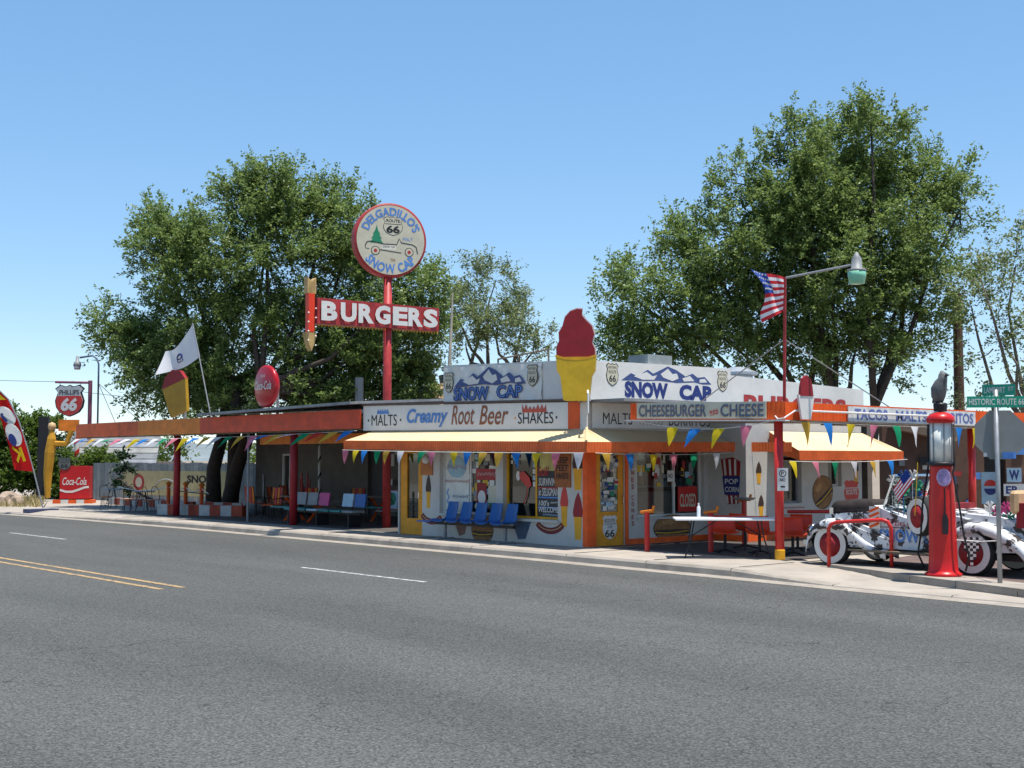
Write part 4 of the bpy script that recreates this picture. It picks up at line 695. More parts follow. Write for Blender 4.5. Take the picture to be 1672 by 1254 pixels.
bd = thing('bird_statue', 'grey carved bird statue perched on the red pump cap', 'statue', (8.4, -.28, 2.765)); GP.scale = (.9, .9, .93); GB = mat('grey_bird', (.13, .13, .125), .7, .35, 9, .3)
MB().lathe([(.1, 0), (.11, .12), (.09, .14), (0, .15)], (0, 0, 0), 12).build('plinth', BLACK, bd, w=False)
MB().tube([(-.02, 0, .14), (-.03, 0, .24), (-.02, 0, .36), (.02, 0, .46), (.05, 0, .52), (.06, 0, .60), (.03, 0, .65)], [.06, .11, .125, .1, .075, .07, .02], 12).build('body', GB, bd, True, w=False); MB().lathe([(0, 0), (.03, .02), (0, .1)], (.1, -.02, .58), 6, 'X').build('beak', BLACK, bd, w=False); MB().tube([(-.08, .02, .3), (-.14, .02, .14)], [.05, .02], 6).build('tail', GB, bd, w=False)
# ------------------------------------------------------------------ stop sign post with street blades
ST = thing('stop_sign_post', 'stop sign seen from behind with two green street blades above', 'sign', (9.62, -.77, .15))
MB().tube([(9.62, -.77, .0), (9.62, -.77, 3.05)], .036, 8).build('post', GREY, ST, True)
SO = PL((9.66, -.72, 2.37), (.755, .656, 0)); SO.poly(ell(0, 0, .40, .40, 8, 22.5, 382.5), mat('sign_back_aluminium', (.19, .20, .195), .6, .08, 3), ST, 'stop_plate', .006, -.05)
SO.poly(rect(.02, .22, -.36, -.26), BLUE, ST, 'sticker', .002, -.043); SO.poly(rect(-.25, -.2, -.33, -.27), WHITE, ST, 'sticker', .002, -.043)
S1 = PL((9.62, -.77, 2.78), (.755, .656, 0)); hb = S1.poly(rect(-.43, .42, 0, .17), SGREEN, ST, 'street_blade', .01, .03); S1.text('HISTORIC ROUTE 66', -.405, .395, .04, .135, WHITE, hb, .01, 0, .041)
S3 = PL((9.62, -.77, 2.96), (.97, .25, 0)); lb_ = S3.poly(rect(-.2, .28, 0, .17), SGREEN, ST, 'street_blade', .01); S3.text('LAMPORT', -.17, .14, .04, .13, WHITE, lb_, .01, 0, .011); S3.text('ST', .18, .26, .07, .13, WHITE, lb_, .005, 0, .011)
# ------------------------------------------------------------------ old decorated roadster
CAR = thing('old_roadster', 'battered white vintage roadster with whitewall tyres and painted lettering', 'car', (7.3, 1.2, .115))
def chipped():
    m = mat('chipped_white_car_paint', (.035, .03, .028), .4, .1, 5.5, col2=(.58, .59, .60), lo=.47, hi=.51); return m
CP_ = chipped(); CHP2 = mat('lightly_chipped_paint', (.05, .04, .035), .4, .1, 4.5, col2=(.58, .59, .60), lo=.44, hi=.47); CWH = mat('white_car_paint', (.64, .65, .66), .32, .06, 3, coat=.3)
def wheel(x, y, r=.37):
    wv = MB().lathe([(r * .6, -.07), (r * .94, -.085), (r, -.05), (r, .05), (r * .94, .085), (r * .6, .07)], (x, y, .115 + r), 32, 'Y').build('wheel', RUBBER, CAR, True)
    MB().lathe([(r * .60, .089), (r * .90, .091), (r * .90, .086)], (x, y, .115 + r), 32, 'Y').build('whitewall', WHITE, wv); MB().lathe([(0, .06), (r * .2, .10), (r * .25, .06), (r * .55, .05), (r * .6, .09)], (x, y, .115 + r), 24, 'Y').build('rim', MAROON, wv, True); return wv
for x in (5.78, 8.5):
    for y in (.48, 1.92): wheel(x, y)
sp_ = wheel(7.55, .42, .33); q_ = Vector((7.55, .42, .445)) - CAR.location; XF = Matrix.Translation(q_ + Vector((.05, .0, .6))) @ Matrix.Rotation(R_(-25), 4, 'Z') @ Matrix.Translation(-q_)
for c in [sp_] + list(sp_.children): c.data.transform(XF)
def fender(x0, y0, prof, wd, m, name='fender'):
    g = [[(x0 + a, y0 + t * wd, b - .05 * abs(2 * t - 1) ** 3) for t in (0, .08, .3, .5, .7, .92, 1)] + [] for a, b in prof]; g = [[(r[0][0], r[0][1], r[0][2] - .13)] + r + [(r[-1][0], r[-1][1], r[-1][2] - .13)] for r in g]; o = MB().sheet(g).build(name, m, CAR, True); o.modifiers.new('t', 'SOLIDIFY').thickness = .015; return o
FP = [(-.50, .42), (-.49, .55), (-.44, .72), (-.32, .86), (-.14, .94), (.06, .95), (.25, .9), (.45, .78), (.7, .62), (.95, .5), (1.15, .46)]
RP = [(-.62, .48), (-.5, .58), (-.42, .74), (-.3, .87), (-.1, .97), (.15, .99), (.4, .92), (.65, .8), (.85, .66), (.98, .5)]
for y in (.36, 1.66): fender(5.78, y, FP, .42, CP_ if y < 1 else CWH); fender(8.5, y, RP, .42, CHP2)
# front fender skirt panel, body tub, bonnet, tail
MB().prism([(6.1, .42, .5), (7.0, .42, .47), (6.95, .42, .62), (6.4, .42, .78), (6.15, .42, .88)], (0, .06, 0)).build('fender_panel', CP_, CAR)
MB().prism([(6.62, .52, .46), (8.1, .52, .46), (8.1, .52, 1.12), (7.75, .52, 1.16), (7.3, .52, .98), (6.95, .52, 1.08), (6.62, .52, 1.2)], (0, 1.36, 0)).build('body_tub', CHP2, CAR)
MB().prism([(5.5, .66, .5), (6.62, .56, .48), (6.62, .56, 1.1), (6.1, .6, 1.06), (5.5, .66, 1.0)], (0, 1.14, 0)).build('bonnet_side', CP_, CAR); MB().prism([(6.02, .46, .46), (7.0, .46, .45), (6.9, .46, .66), (6.45, .46, .84), (6.1, .46, .93)], (0, 1.5, 0)).build('valance', CP_, CAR); MB().prism([(8.0, .48, .47), (8.12, .48, .47), (8.12, .48, .95), (8.4, .48, 1.02), (8.0, .48, 1.1)], (0, 1.44, 0)).build('quarter_panel', CHP2, CAR); MB().prism([(8.88, .48, .5), (9.4, .48, .52), (9.3, .48, .7), (9.0, .48, .88)], (0, 1.44, 0)).build('quarter_panel', CHP2, CAR); MB().tube([(5.5, 1.0, 1.08), (5.56, 1.0, 1.1), (6.0, .98, 1.12), (6.3, .98, 1.13), (6.66, .96, 1.14)], [.12, .15, .17, .165, .16], 12).tube([(5.5, 1.4, 1.06), (6.66, 1.45, 1.1)], [.14, .16], 10).build('bonnet', mat('rusty_bonnet', (.03, .022, .02), .8, .5, 6, .3), CAR, True)
MB().bb(5.46, 5.54, .85, 1.55, .5, 1.12).build('radiator', CHROME, CAR); MB().prism([(8.05, .6, .48), (9.3, .7, .5), (9.62, .8, .62), (9.45, .75, .86), (8.9, .66, 1.06), (8.05, .6, 1.12)], (0, 1.15, 0)).build('tail', CHP2, CAR)
MB().bb(6.2, 8.15, .32, .56, .40, .43).build('running_board', WOOD, CAR); MB().bb(5.3, 9.6, .7, 1.7, .36, .46).build('chassis', BLACK, CAR)
MB().tube([(5.2, .45, .5), (5.2, 1.95, .5)], .045, 8).build('bumper', CHROME, CAR); MB().tube([(9.75, .45, .55), (9.75, 1.95, .55)], .045, 8).build('bumper', CHROME, CAR)
for y in (.52, 1.88): MB().lathe([(0, -.13), (.08, -.1), (.12, 0), (.12, .03), (0, .05)], (5.36, y, .72), 16, 'X').build('headlight', CHROME, CAR, True)
MB().lathe([(0, -.1), (.06, -.08), (.08, 0), (0, .02)], (9.6, .5, .72), 12, 'X').build('tail_lamp', CHROME, CAR, True)
f_ = MB().tube([(6.75, .6, 1.14), (6.98, .6, 1.72), (6.98, 1.8, 1.72), (6.75, 1.8, 1.14)], .025, 6).build('windscreen', CHROME, CAR); MB().prism([(6.77, .63, 1.17), (6.97, .63, 1.7), (6.97, 1.77, 1.7), (6.77, 1.77, 1.17)], (.006, 0, 0)).build('pane', GLASS, f_)
MB().bb(7.6, 7.8, .62, 1.8, .7, 1.25).build('seat', MAROON, CAR)
s_ = MB().bb(9.15, 9.5, .66, 1.7, .9, 1.3).build('rumble_seat', MAROON, CAR); c_ = MB().bb(9.05, 9.2, .6, 1.76, 1.12, 1.5).build('cushion', TAN, s_); c_.modifiers.new('b', 'BEVEL').width = .05
DPn = PL((6.62, .515, 0), (1, 0, 0)); DPn.text("DELGADILLO'S", .42, 1.25, .86, .93, REDD, CAR, .01, 0, .004); DPn.text('SNOW CAP', .1, 1.42, .58, .80, BLUE, CAR, .02, 0, .004); DPn.stroke([(.1, .83), (1.4, .83)], .012, BLACK, CAR, 'pinstripe', .004)
ck = MB(); 
for i in range(8):
    for j in range(6):
        if (i + j) % 2 == 0: ck.prism([DPn.p(.02 + i * .04, .46 + j * .04, .004), DPn.p(.06 + i * .04, .46 + j * .04, .004), DPn.p(.06 + i * .04, .5 + j * .04, .004), DPn.p(.02 + i * .04, .5 + j * .04, .004)], (0, -.003, 0)) if i + j < 8 else None
        if (i + j) % 2 == 0: q0 = DPn.p(.95 + i * .04, .46 + j * .035, .004); ck.prism([q0, q0 + Vector((.04, 0, 0)), q0 + Vector((.04, 0, .035)), q0 + Vector((0, 0, .035))], (0, -.003, 0))
o = ck.build('checker_paint', BLACK, CAR); o['kind'] = 'stuff'
def checkcloth(nm, P, n, m, s, par, wedge=True):
    a = MB(); b = MB()
    for i in range(n):
        for j in range(m):
            if wedge and abs(i - (n - 1) / 2) > (n / 2) * (j + 1) / m: continue
            (a if (i + j) % 2 else b).add([P.p((i - n / 2) * s, j * s), P.p((i + 1 - n / 2) * s, j * s), P.p((i + 1 - n / 2) * s, (j + 1) * s), P.p((i - n / 2) * s, (j + 1) * s)], [(0, 1, 2, 3)])
    a.build('white_squares', WHITE, par); b.build('black_squares', BLACK, par)
pn = thing('chequered_pennant', 'black and white chequered pennant hanging before the rear whitewall', 'pennant', (8.55, .2, .3)); checkcloth('c', PL((8.62, .2, .3), (.9, .43, 0)), 7, 10, .045, pn)
rp = MB().tube([(8.4, -.2, .72), (8.9, .0, .70), (9.62, -.74, .78)], .01, 5).build('rope', WHITE); tag(rp, 'thin white rope strung from the pump to the stop post', 'rope')
hp = PL((6.55, .5, .46), (1, 0, 0)); hz = hp.poly(rect(0, .2, .34, .72), WHITE, CAR, 'hazard_board', .01, .02)
for i in range(4): hp.stroke([(.0, .36 + i * .09), (.2, .44 + i * .09)], .045, ORANGE, hz, 'stripe', .032)
sf = thing('small_flag', 'small stars and stripes flag stuck beside the fuel pump', 'flag', (7.4, .35, 1.0)); MB().tube([(7.55, .3, 1.05), (7.62, .3, 1.95)], .008, 5).build('pole', MUST, sf)
SFP = PL((7.26, .28, 1.28), (.5, .05, .55), (-.3, 0, .6))
for k in range(9): SFP.stroke([(.0, .02 + k * .026), (.42, .02 + k * .026 + .03)], .026, FLAGR if k % 2 == 0 else FLAGW, sf, 'stripe', .0)
SFP.poly(rect(.22, .42, .14, .27), FLAGBL, sf, 'canton', .003, .006)
# cheerful junk piled in the car: plastic flowers, bulbs, boxes
rr = random.Random(9)
jk = [('plastic_flower', 'flower'), ('tin_box', 'box')]
for i in range(16):
    x = rr.uniform(6.75, 7.15); y = rr.uniform(.62, 1.7); z = 1.1 + .09 * (i % 8); col = rr.choice([RED, WHITE, GREEN, CHAIRB, PINK, BLACK, GREYP, GREEN])
    f_ = MB()
    for k in range(6): f_.prism([(x, y, z), (x + .09 * math.cos(k * 1.05 - .4), y + .05 * math.sin(k * 2.1), z + .09 * math.sin(k * 1.05 - .4)), (x + .1 * math.cos(k * 1.05), y - .03, z + .1 * math.sin(k * 1.05)), (x + .09 * math.cos(k * 1.05 + .4), y + .04, z + .09 * math.sin(k * 1.05 + .4))], (0, .012, 0))
    f_.tube([(x, y, 1.0), (x, y, z)], .008, 4); tag(f_.build('plastic_flower', col), {RED: 'red', WHITE: 'white', GREEN: 'green', CHAIRB: 'blue', PINK: 'pink', BLACK: 'black', GREYP: 'grey'}[col] + ' plastic flower stuck in the heap behind the roadster windscreen', 'flower', 'plastic flowers on the roadster')
for i, (x, z, c) in enumerate([(8.75, 1.15, PINK), (8.62, 1.22, WHITE), (8.9, 1.22, PINK), (8.7, 1.05, GREEN), (8.82, 1.02, TEAL), (8.95, 1.08, GREEN)]):
    f_ = MB()
    for k in range(6): f_.prism([(x, .8, z), (x + .1 * math.cos(k * 1.05 - .4), .78, z + .1 * math.sin(k * 1.05 - .4)), (x + .1 * math.cos(k * 1.05 + .4), .82, z + .1 * math.sin(k * 1.05 + .4))], (0, .012, 0))
    f_.tube([(x, .8, .95), (x, .8, z)], .01, 4); tag(f_.build('plastic_flower', c), {PINK: 'pink', WHITE: 'white', GREEN: 'green', TEAL: 'teal'}[c] + ' plastic flower in the bunch over the roadster rear fender', 'flower', 'flowers over the rear fender')
# ------------------------------------------------------------------ left end of the yard
PS = thing('shield_sign', 'red and white shield fuel sign hanging from a purple pole', 'sign', (-26.45, .3, 2.9))
PURP = mat('purple_pole', (.22, .07, .11), .5, .2, 3); MB().tube([(-26.45, .3, 2.7), (-26.45, .3, 4.9)], .08, 8).build('pole', PURP, PS); PP = PL((-26.5, .25, 4.2), (.8, .6, 0))
MB().tube([PP.p(.05, .62), PP.p(-1.35, .66)], .045, 6).build('arm', PURP, PS)
pl = PP.poly(shield(-.72, -.04, 1.18, 1.18), BLACK, PS, 'plate', .08); PP.poly(shield(-.72, -.04, 1.11, 1.11), mat('pale_sign_white', (.45, .46, .46), .4, .1, 3), pl, 'upper_field', .01, .081)
low = [(a, b) for a, b in SH if b <= .17]; low = [(-.72 + a * 1.1, -.04 + b * 1.1) for a, b in low] + [(-.72 - a * 1.1, -.04 + b * 1.1) for a, b in low[:0:-1]]
PP.poly(low, RED, pl, 'lower_field', .01, .085); PP.text('PHILLIPS', -1.12, -.32, .18, .36, BLACK, pl, .02, 0, .094); PP.text('66', -1.05, -.39, -.42, .07, WHITE, pl, .05, .15, .098)
for a in (-1.15, -.3): MB().tube([PP.p(a, .45, .04), PP.p(a, .65, 0)], .012, 4).build('hanger', BLACK, PS)
yl = thing('hooked_yard_lamp', 'thin blue hooked lamp pole rising beside the shield sign', 'lamp', (-26.2, .5, 3.2)); MB().tube([(-26.2, .5, 2.9), (-26.2, .5, 5.5), (-26.25, .45, 5.7), (-26.4, .35, 5.82), (-26.85, .05, 5.76)], .035, 8).build('pole', mat('blue_grey_pole', (.10, .13, .18), .5), yl, True)
MB().lathe([(0, .42), (.05, .38), (.07, .2), (.12, .18), (.15, .04), (.11, 0)], (-26.95, .0, 5.42), 12).build('lamp_housing', GREYP, yl, True); MB().lathe([(.13, .03), (.11, -.1), (0, -.11)], (-26.95, .0, 5.42), 12).build('lamp_shade', mat('pale_glass', (.4, .36, .38), .2), yl, True)
for q in ((-24.6, .5, 3.25), (-23.9, 1.2, 3.25)): MB().tube([(-26.2, .5, 4.8), q], .012, 4).build('guy_wire', BLACK, yl)
FFg = thing('feather_flag', 'leaning red feather flag with cartoon eyes and yellow letters', 'flag', at(73, 47, .1)); B0 = at(70, 47, .18); RTv = RT
pole = [at(px, 47, zat(py, 47)) for px, py in ((73, 829), (57, 770), (45, 730), (31, 688), (13, 652), (-8, 632))]
MB().tube(pole, .025, 6).build('pole', GREY, FFg); k0 = MB().box(B0 + Vector((0, 0, -.06)), (.55, 1.1, .16)).build('base_block', NAVY if 0 else mat('dark_blue_block', (.05, .06, .12), .6), FFg)
def ffp(u, v, n=0):   # u up the flag, v across it, away from the pole
    s_ = 1 + u * 4; i = min(4, int(s_)); p = pole[i].lerp(pole[i + 1], s_ - i); return p + RTv * (-v * .68) + Vector((0, 0, v * .06)) - FW * (.06 * math.sin(u * 7 + v * 2) + n)
MB().sheet([[ffp(i / 16, j / 5) for j in range(6)] for i in range(17)]).build('cloth', clothmat('flag_scarlet', (.62, .02, .02)), FFg, True)
def fpoly(pts, m, name, n): MB().prism([ffp(a, b, n) for a, b in pts], -FW * .008).build(name, m, FFg)
YL = clothmat('flag_yellow', (.75, .55, .03))
fpoly([(u, v) for v, u in ell(.5, .56, .42, .10, 20)], WHITE, 'eye', .05); fpoly([(u, v) for v, u in ell(.5, .36, .44, .11, 20)], WHITE, 'eye', .055); fpoly([(u, v) for v, u in ell(.72, .53, .14, .05, 14)], NAVY, 'pupil', .07); fpoly([(u, v) for v, u in ell(.64, .31, .22, .06, 14)], NAVY, 'pupil', .075)
for st_ in ([(.24, .35), (.10, .28)], [(.235, .78), (.15, .30)], [(.18, .42), (.09, .68)]):
    a, b = Vector(st_[0]), Vector(st_[1]); d_ = (b - a).normalized(); nn = Vector((-d_.y, d_.x)) * .03; nn = Vector((nn.x * .5, nn.y * 3)); fpoly([tuple(a + nn), tuple(b + nn), tuple(b - nn), tuple(a - nn)], YL, 'lettering', .06)
fpoly([(.9, .2), (.74, .15), (.73, .72), (.77, .72), (.78, .34), (.9, .36)], YL, 'lettering', .06)
sp0 = thing('striped_pole', 'red and white spiral pole rising behind the drink cabinet', 'pole', at(126, 60, .1)); pq = at(126, 60)
MB().tube([pq, pq + Vector((0, 0, 3.3))], .12, 10).build('shaft', WHITE, sp0); MB().sheet([[pq + Vector((.125 * math.cos(t * .5), .125 * math.sin(t * .5), .3 + t * .05 + z)) for z in (0, .28)] for t in range(54)]).build('spiral', RED, sp0)
VM = thing('drink_cabinet', 'red soda drink cabinet with white swirl at the yard end', 'cabinet', (-33.6, 2.6, .1)); VP = PL((-33.9, 2.2, .0), (.56, .83, 0))
MB().prism([VP.p(0, .35), VP.p(1.2, .35), VP.p(1.2, 1.72), VP.p(0, 1.72)], -VP.n * .7).build('body', mat('soda_red', (.45, .012, .015), .35, .1, 2), VM); VP.text('Coca-Cola', .1, 1.08, .92, 1.24, WHITE, VM, .01, .3, .003); VP.stroke([(.0, .72), (.25, .64), (.5, .64), (.75, .72), (1.0, .82), (1.18, .84)], .09, WHITE, VM, 'swirl', .003)
for i in range(5): MB().prism([VP.p(-.25 + i * .32, 0, .15), VP.p(.06 + i * .32, 0, .15), VP.p(.06 + i * .32, .3, .15), VP.p(-.25 + i * .32, .3, .15)], -VP.n * .9).build('plinth_block', WHITE if i % 2 else ORANGE, VM)
rs = thing('route_shield_sign', 'dark route shield plate on top of the red drink cabinet', 'sign', (-33.8, 2.2, 1.5)); SP = PL((-34.05, 2.0, .1), (.56, .83, 0)); r66(SP, .42, 1.72, .56, .56, rs, .03, mat('dark_shield', (.1, .11, .11), .6)); 
cw = thing('carved_figure', 'yellow carved wooden figure holding a sign board by the hedge', 'statue', at(78, 57, .1)); Pq = at(80, 57); 
MB().tube([Pq + Vector((0, 0, .3)), Pq + Vector((0, 0, 1.4)), Pq + Vector((.05, .05, 2.3)), Pq + Vector((.1, .1, 2.9)), Pq + Vector((.1, .1, 3.3))], [.12, .2, .24, .2, .1], 8).build('body', mat('ochre_wood', (.48, .24, .02), .6, .2, 3), cw); MB().tube([Pq + Vector((.1, .1, 2.7)), Pq + RT * .8 + Vector((0, 0, 2.7)), Pq + RT * 1.0 + Vector((0, 0, 3.3))], .13, 6).build('arm', mat('ochre_wood', (0, 0, 0)), cw); MB().lathe([(0, -.2), (.16, -.1), (.18, 0), (.14, .14), (0, .2)], Pq + Vector((.1, .1, 3.45)), 12).build('head', TAN, cw, True)
PLb = PL(Pq + RT * .35 + Vector((0, 0, 3.25)), RT); PLb.poly(rect(.1, 1.0, 0, .5), ORANGE2, cw, 'sign_board', .08); MB().prism([Pq - RT * .7 + FW * .5 + Vector((0, 0, .4)), Pq - RT * .25 + FW * .5 + Vector((0, 0, .4)), Pq - RT * .2 + FW * .5 + Vector((0, 0, 3.9)), Pq - RT * .65 + FW * .5 + Vector((0, 0, 3.9))], FW * .2).build('back_board', BLACK, cw)
# board fence with painted sign
FN = thing('yard_fence', 'low grey-blue board fence closing the yard on the left', 'fence', (-33, 6, .1))
fa, fb = Vector((-37.5, 5.2, .1)), Vector((-24.2, 7.6, .1)); nb = 46; dv = (fb - fa) / nb; FBM = [mat('fence_board_%d' % i, c, .85, .2, 3, .3) for i, c in enumerate([(.22, .25, .26), (.26, .28, .28), (.19, .22, .23)])]; fn = Vector((dv.y, -dv.x, 0)).normalized()
for i in range(nb):
    p = fa + dv * i; h = 1.72 + .05 * random.random(); MB().prism([p, p + dv * .94, p + dv * .94 + Vector((0, 0, h)), p + Vector((0, 0, h))], fn * .03).build('board', FBM[i % 3], FN)
SB = thing('painted_signboard', 'yellowed painted signboard with dark lettering fixed to the yard fence', 'sign', (-32, 6, .4)); SBP = PL(fa + dv * 8 + fn * .05 + Vector((0, 0, .35)), dv); sb = SBP.poly(rect(0, 7.8, 0, 1.05), mat('yellowed_board', (.42, .37, .20), .7, .15, 2), SB, 'board', .03); SBP.text('SNOW', 4.6, 6.6, .55, .88, BLACK, sb, .04, 0, .034); scribble(SBP, 5.3, 6.3, .3, BROWN, sb, .034, .12); SBP.poly(ell(1.2, .55, .4, .36, 20), REDD, sb, 'painted_ring', .005, .031); SBP.poly(ell(1.2, .55, .24, .22, 20), TARP, sb, 'painted_ring', .005, .036)
MB().tube([SBP.p(3.2 + .9 * math.cos(R_(t)), .1 + .6 * math.sin(R_(t)), .05) for t in range(0, 181, 15)], .03, 5).build('painted_arc', GREY, sb)
# striped low wall blocks
sw2 = thing('striped_wall', 'low kerb wall of alternate red and white blocks round the yard', 'wall', (-26, 2, .1))
def blocks(p, q, n, h, t=.35):
    p, q = Vector(p), Vector(q); d_ = (q - p) / n; nn = Vector((-d_.y, d_.x, 0)).normalized() * t
    for i in range(n): a = p + d_ * i; MB().prism([a, a + d_ * .985, a + d_ * .985 + nn, a + nn], (0, 0, h)).build('block', mat('block_red', (.34, .06, .03), .7, .3, 3) if i % 2 else mat('block_white', (.42, .41, .39), .7, .2, 3), sw2)
blocks((-31.5, 3.3, .1), (-24.3, 3.4, .1), 14, .32); blocks((-20.9, .35, .12), (-17.6, 1.7, .12), 8, .38); blocks((-23.5, 3.1, .1), (-20.4, 3.6, .1), 6, .36)
for i, (x, y, lb) in enumerate([(-25.9, 3.2, 'orange-red rope post beside the round garden table with stools'), (-24.7, 3.3, 'orange-red rope post in front of the dark sign lettering'), (-22.3, 2.7, 'orange-red rope post next to the maroon canopy post')]):
    b_ = thing('rope_post', lb, 'post', (x, y, .1), 'rope posts along the yard'); MB().tube([(x, y, .1), (x, y, 1.05)], .075, 8).build('post', ORANGE, b_); MB().lathe([(.1, 0), (.12, .06), (0, .14)], (x, y, 1.05), 8).build('finial', ORANGE2, b_)
ro = MB().tube([(-30, 3.0, .9), (-28, 3.1, .75), (-25.9, 3.2, .95), (-25.3, 3.25, .85), (-24.7, 3.3, .95), (-23.5, 3.0, .8), (-22.3, 2.7, .95), (-21, 2.3, .8), (-19.8, .6, .95)], .02, 5).build('barrier_rope', WHITE); tag(ro, 'pale sagging rope between the orange rope posts', 'rope')
# bistro tables and stools
bt = thing('bistro_table', 'thin white metal garden table', 'table', (-28.6, 2.2, .1), 'garden tables in the yard')
MB().lathe([(.38, .72), (.4, .735), (.38, .75), (0, .75)], (0, 0, 0), 20).build('table_top', GREY, bt, w=False)
for k in range(3): MB().tube([(.1 * math.cos(k * 2.1), .1 * math.sin(k * 2.1), .72), (.3 * math.cos(k * 2.1), .3 * math.sin(k * 2.1), 0)], .014, 5).build('leg', BLACK, bt, w=False)
bt['label'] = 'round garden table standing beside the red drink cabinet'; t2 = dup(bt, (-24.6, 1.6, .1), 0, 'round garden table with stools in front of the striped wall')
bs_ = thing('garden_chair', 'black wire garden chair at the yard tables', 'chair', (-29.4, 2.3, .1), 'wire chairs in the yard')
MB().lathe([(.2, .44), (.21, .46), (0, .465)], (0, 0, 0), 14).build('seat', ORANGE2, bs_, w=False)
for k in range(4): MB().tube([(.17 * math.cos(k * 1.57 + .78), .17 * math.sin(k * 1.57 + .78), .45), (.21 * math.cos(k * 1.57 + .78), .21 * math.sin(k * 1.57 + .78), 0)], .011, 4).build('leg', BLACK, bs_, w=False)
MB().tube([(-.17, .15, .45), (-.18, .2, .8), (-.08, .22, .92), (.08, .22, .92), (.18, .2, .8), (.17, .15, .45)], .011, 5).build('backrest', BLACK, bs_, w=False)
for x, y, r in ((-28, 2.9, 2), (-27.9, 1.6, 4)): dup(bs_, (x, y, .1), r)
for x, y, r in ((-25.3, 1.3, 1), (-24.0, 1.9, 3.5), (-24.4, 1.0, 5), (-23.7, 1.4, 2.2)): dup(bs_, (x, y, .1), r, 'wire garden chair around the table before the striped wall')
bs_['label'] = 'wire garden chair around the table beside the drink cabinet'
for o in bpy.data.objects:
    if o.get('label', '').startswith('black wire garden'): o['label'] = bs_['label']
rb = thing('heap_boulder', 'pale broken boulder on the dirt beside the road', 'boulder', at(18, 52, 0)); rr = random.Random(1); c0 = at(18, 52, .2)
bm = bmesh.new(); bmesh.ops.create_icosphere(bm, subdivisions=3, radius=.6)
for v in bm.verts: v.co *= rr.uniform(.85, 1.12); v.co.z *= .75
me = bpy.data.meshes.new('rock'); bm.to_mesh(me); bm.free(); o = bpy.data.objects.new('rock', me); COL.objects.link(o); o.parent = rb; o.location = (0, 0, .25); me.materials.append(mat('rock', (.33, .25, .19), .9, .25, 4, .5))
# shed with tin roof bands, neighbour house roof, brown store on the right
SHD = thing('tin_roof_shed', 'old shed with banded grey tin roof beyond the yard fence', 'shed', at(190, 62, 0)); a = at(118, 62); b = at(252, 62); d_ = b - a; fwv = FW * 5
MB().prism([a, b, b + Vector((0, 0, 1.9)), a + Vector((0, 0, 1.9))], FW * 4).build('wall', mat('shed_boards', (.16, .13, .11), .8, .3, 3), SHD)
for i in range(7):
    u0, u1 = i / 7, (i + 1) / 7; z0, z1 = 1.7 + 2.0 * u0, 1.7 + 2.0 * u1 + .06; e0, e1 = d_ * (-.05 - .02 * u0), d_ * (.02 - .16 * u0)
    MB().prism([a + d_ * -.08 + FW * (-.5 + 4 * u0) + Vector((0, 0, z0)), b + d_ * (.06 - .2 * u0) + FW * (-.5 + 4 * u0) + Vector((0, 0, z0)), b + d_ * (.06 - .2 * u1) + FW * (-.5 + 4 * u1) + Vector((0, 0, z1 - .1)), a + d_ * -.08 + FW * (-.5 + 4 * u1) + Vector((0, 0, z1 - .1))], (0, 0, .05)).build('roof_sheet', mat('tin_%d' % (i % 3), [(.20, .21, .23), (.16, .17, .18), (.23, .23, .22)][i % 3], .95, .25, 2, spec=.1), SHD)
NH = thing('tiled_house', 'tan tiled roof house behind the diner and the tall sign', 'house', at(700, 48, 0)); a = at(560, 48); b = at(905, 48)
MB().prism([a, b, b + Vector((0, 0, 3.3)), a + Vector((0, 0, 3.3))], FW * 6).build('wall', BEIGE, NH); MB().prism([a - FW * .4 + Vector((0, 0, 3.3)), b - FW * .4 + Vector((0, 0, 3.5)), b + FW * 3 + Vector((0, 0, 5.3)), a + FW * 3 + RT * 1.5 + Vector((0, 0, 4.7))], (0, 0, .12)).build('roof', mat('tan_shingle', (.34, .22, .14), .9, .2, 6, .3), NH)
MB().tube([at(586, 47.2, 3.4), at(586, 47.2, 5.0)], .16, 8).build('chimney', GREYP, NH)
BS = thing('brown_store', 'brown adobe store crowded with old signs behind the roadster', 'store', at(1570, 33, 0)); a = at(1440, 33); b = at(1760, 33); AD = mat('adobe', (.12, .07, .05), .9, .2, 2, .3)
BW = PL(a, b - a); wl = (b - a).length; wallmesh(BW, 0, wl, .05, 3.2, [(2.6, 3.15, .05, 2.2)], .3).build('wall', AD, BS); BW.poly(rect(2.6, 3.15, .06, 2.2), DARK, BS, 'door', .04, -.25)
MB().prism([BW.p(.25, 2.75, .5), BW.p(1.75, 2.45, .5), BW.p(1.75, 2.95, .5), BW.p(.3, 3.05, .5)], FW * 1.5).build('gable_roof', mat('tan_shingle', (1, 1, 1)), BS); MB().prism([BW.p(.2, 3.04, .55), BW.p(1.8, 2.94, .55), BW.p(1.8, 3.06, .55), BW.p(.2, 3.14, .55)], FW * 1.6).build('roof_edge', WHITE, BS)
rr = random.Random(21)
for i in range(30):
    x = rr.uniform(.3, 4.6); y = rr.uniform(.5, 2.3)
    if 2.3 < x < 3.2: continue
    BW.poly(rect(x, x + rr.uniform(.12, .4), y, y + rr.uniform(.1, .25)), rr.choice([GREYP, REDD, BLUE, WHITE, MUST, DARK, DARK, GREEN, BEIGE]), BS, 'old_sign', .02, .02 + .021 * (i % 4))
ps_ = thing('round_cap_sign', 'pale blue board with red and blue roundel by the brown store', 'sign', at(1612, 30.5, 1.0)); CPp = PL(at(1600, 30.5, .95), RT); CPp.poly(rect(0, .42, 0, .75), LBLUE, ps_, 'board', .02); CPp.poly(ell(.21, .42, .15, .15, 20, 0, 180), RED, ps_, 'roundel', .006, .021); CPp.poly(ell(.21, .36, .15, .15, 20, 180, 360), NAVY, ps_, 'roundel', .006, .021)
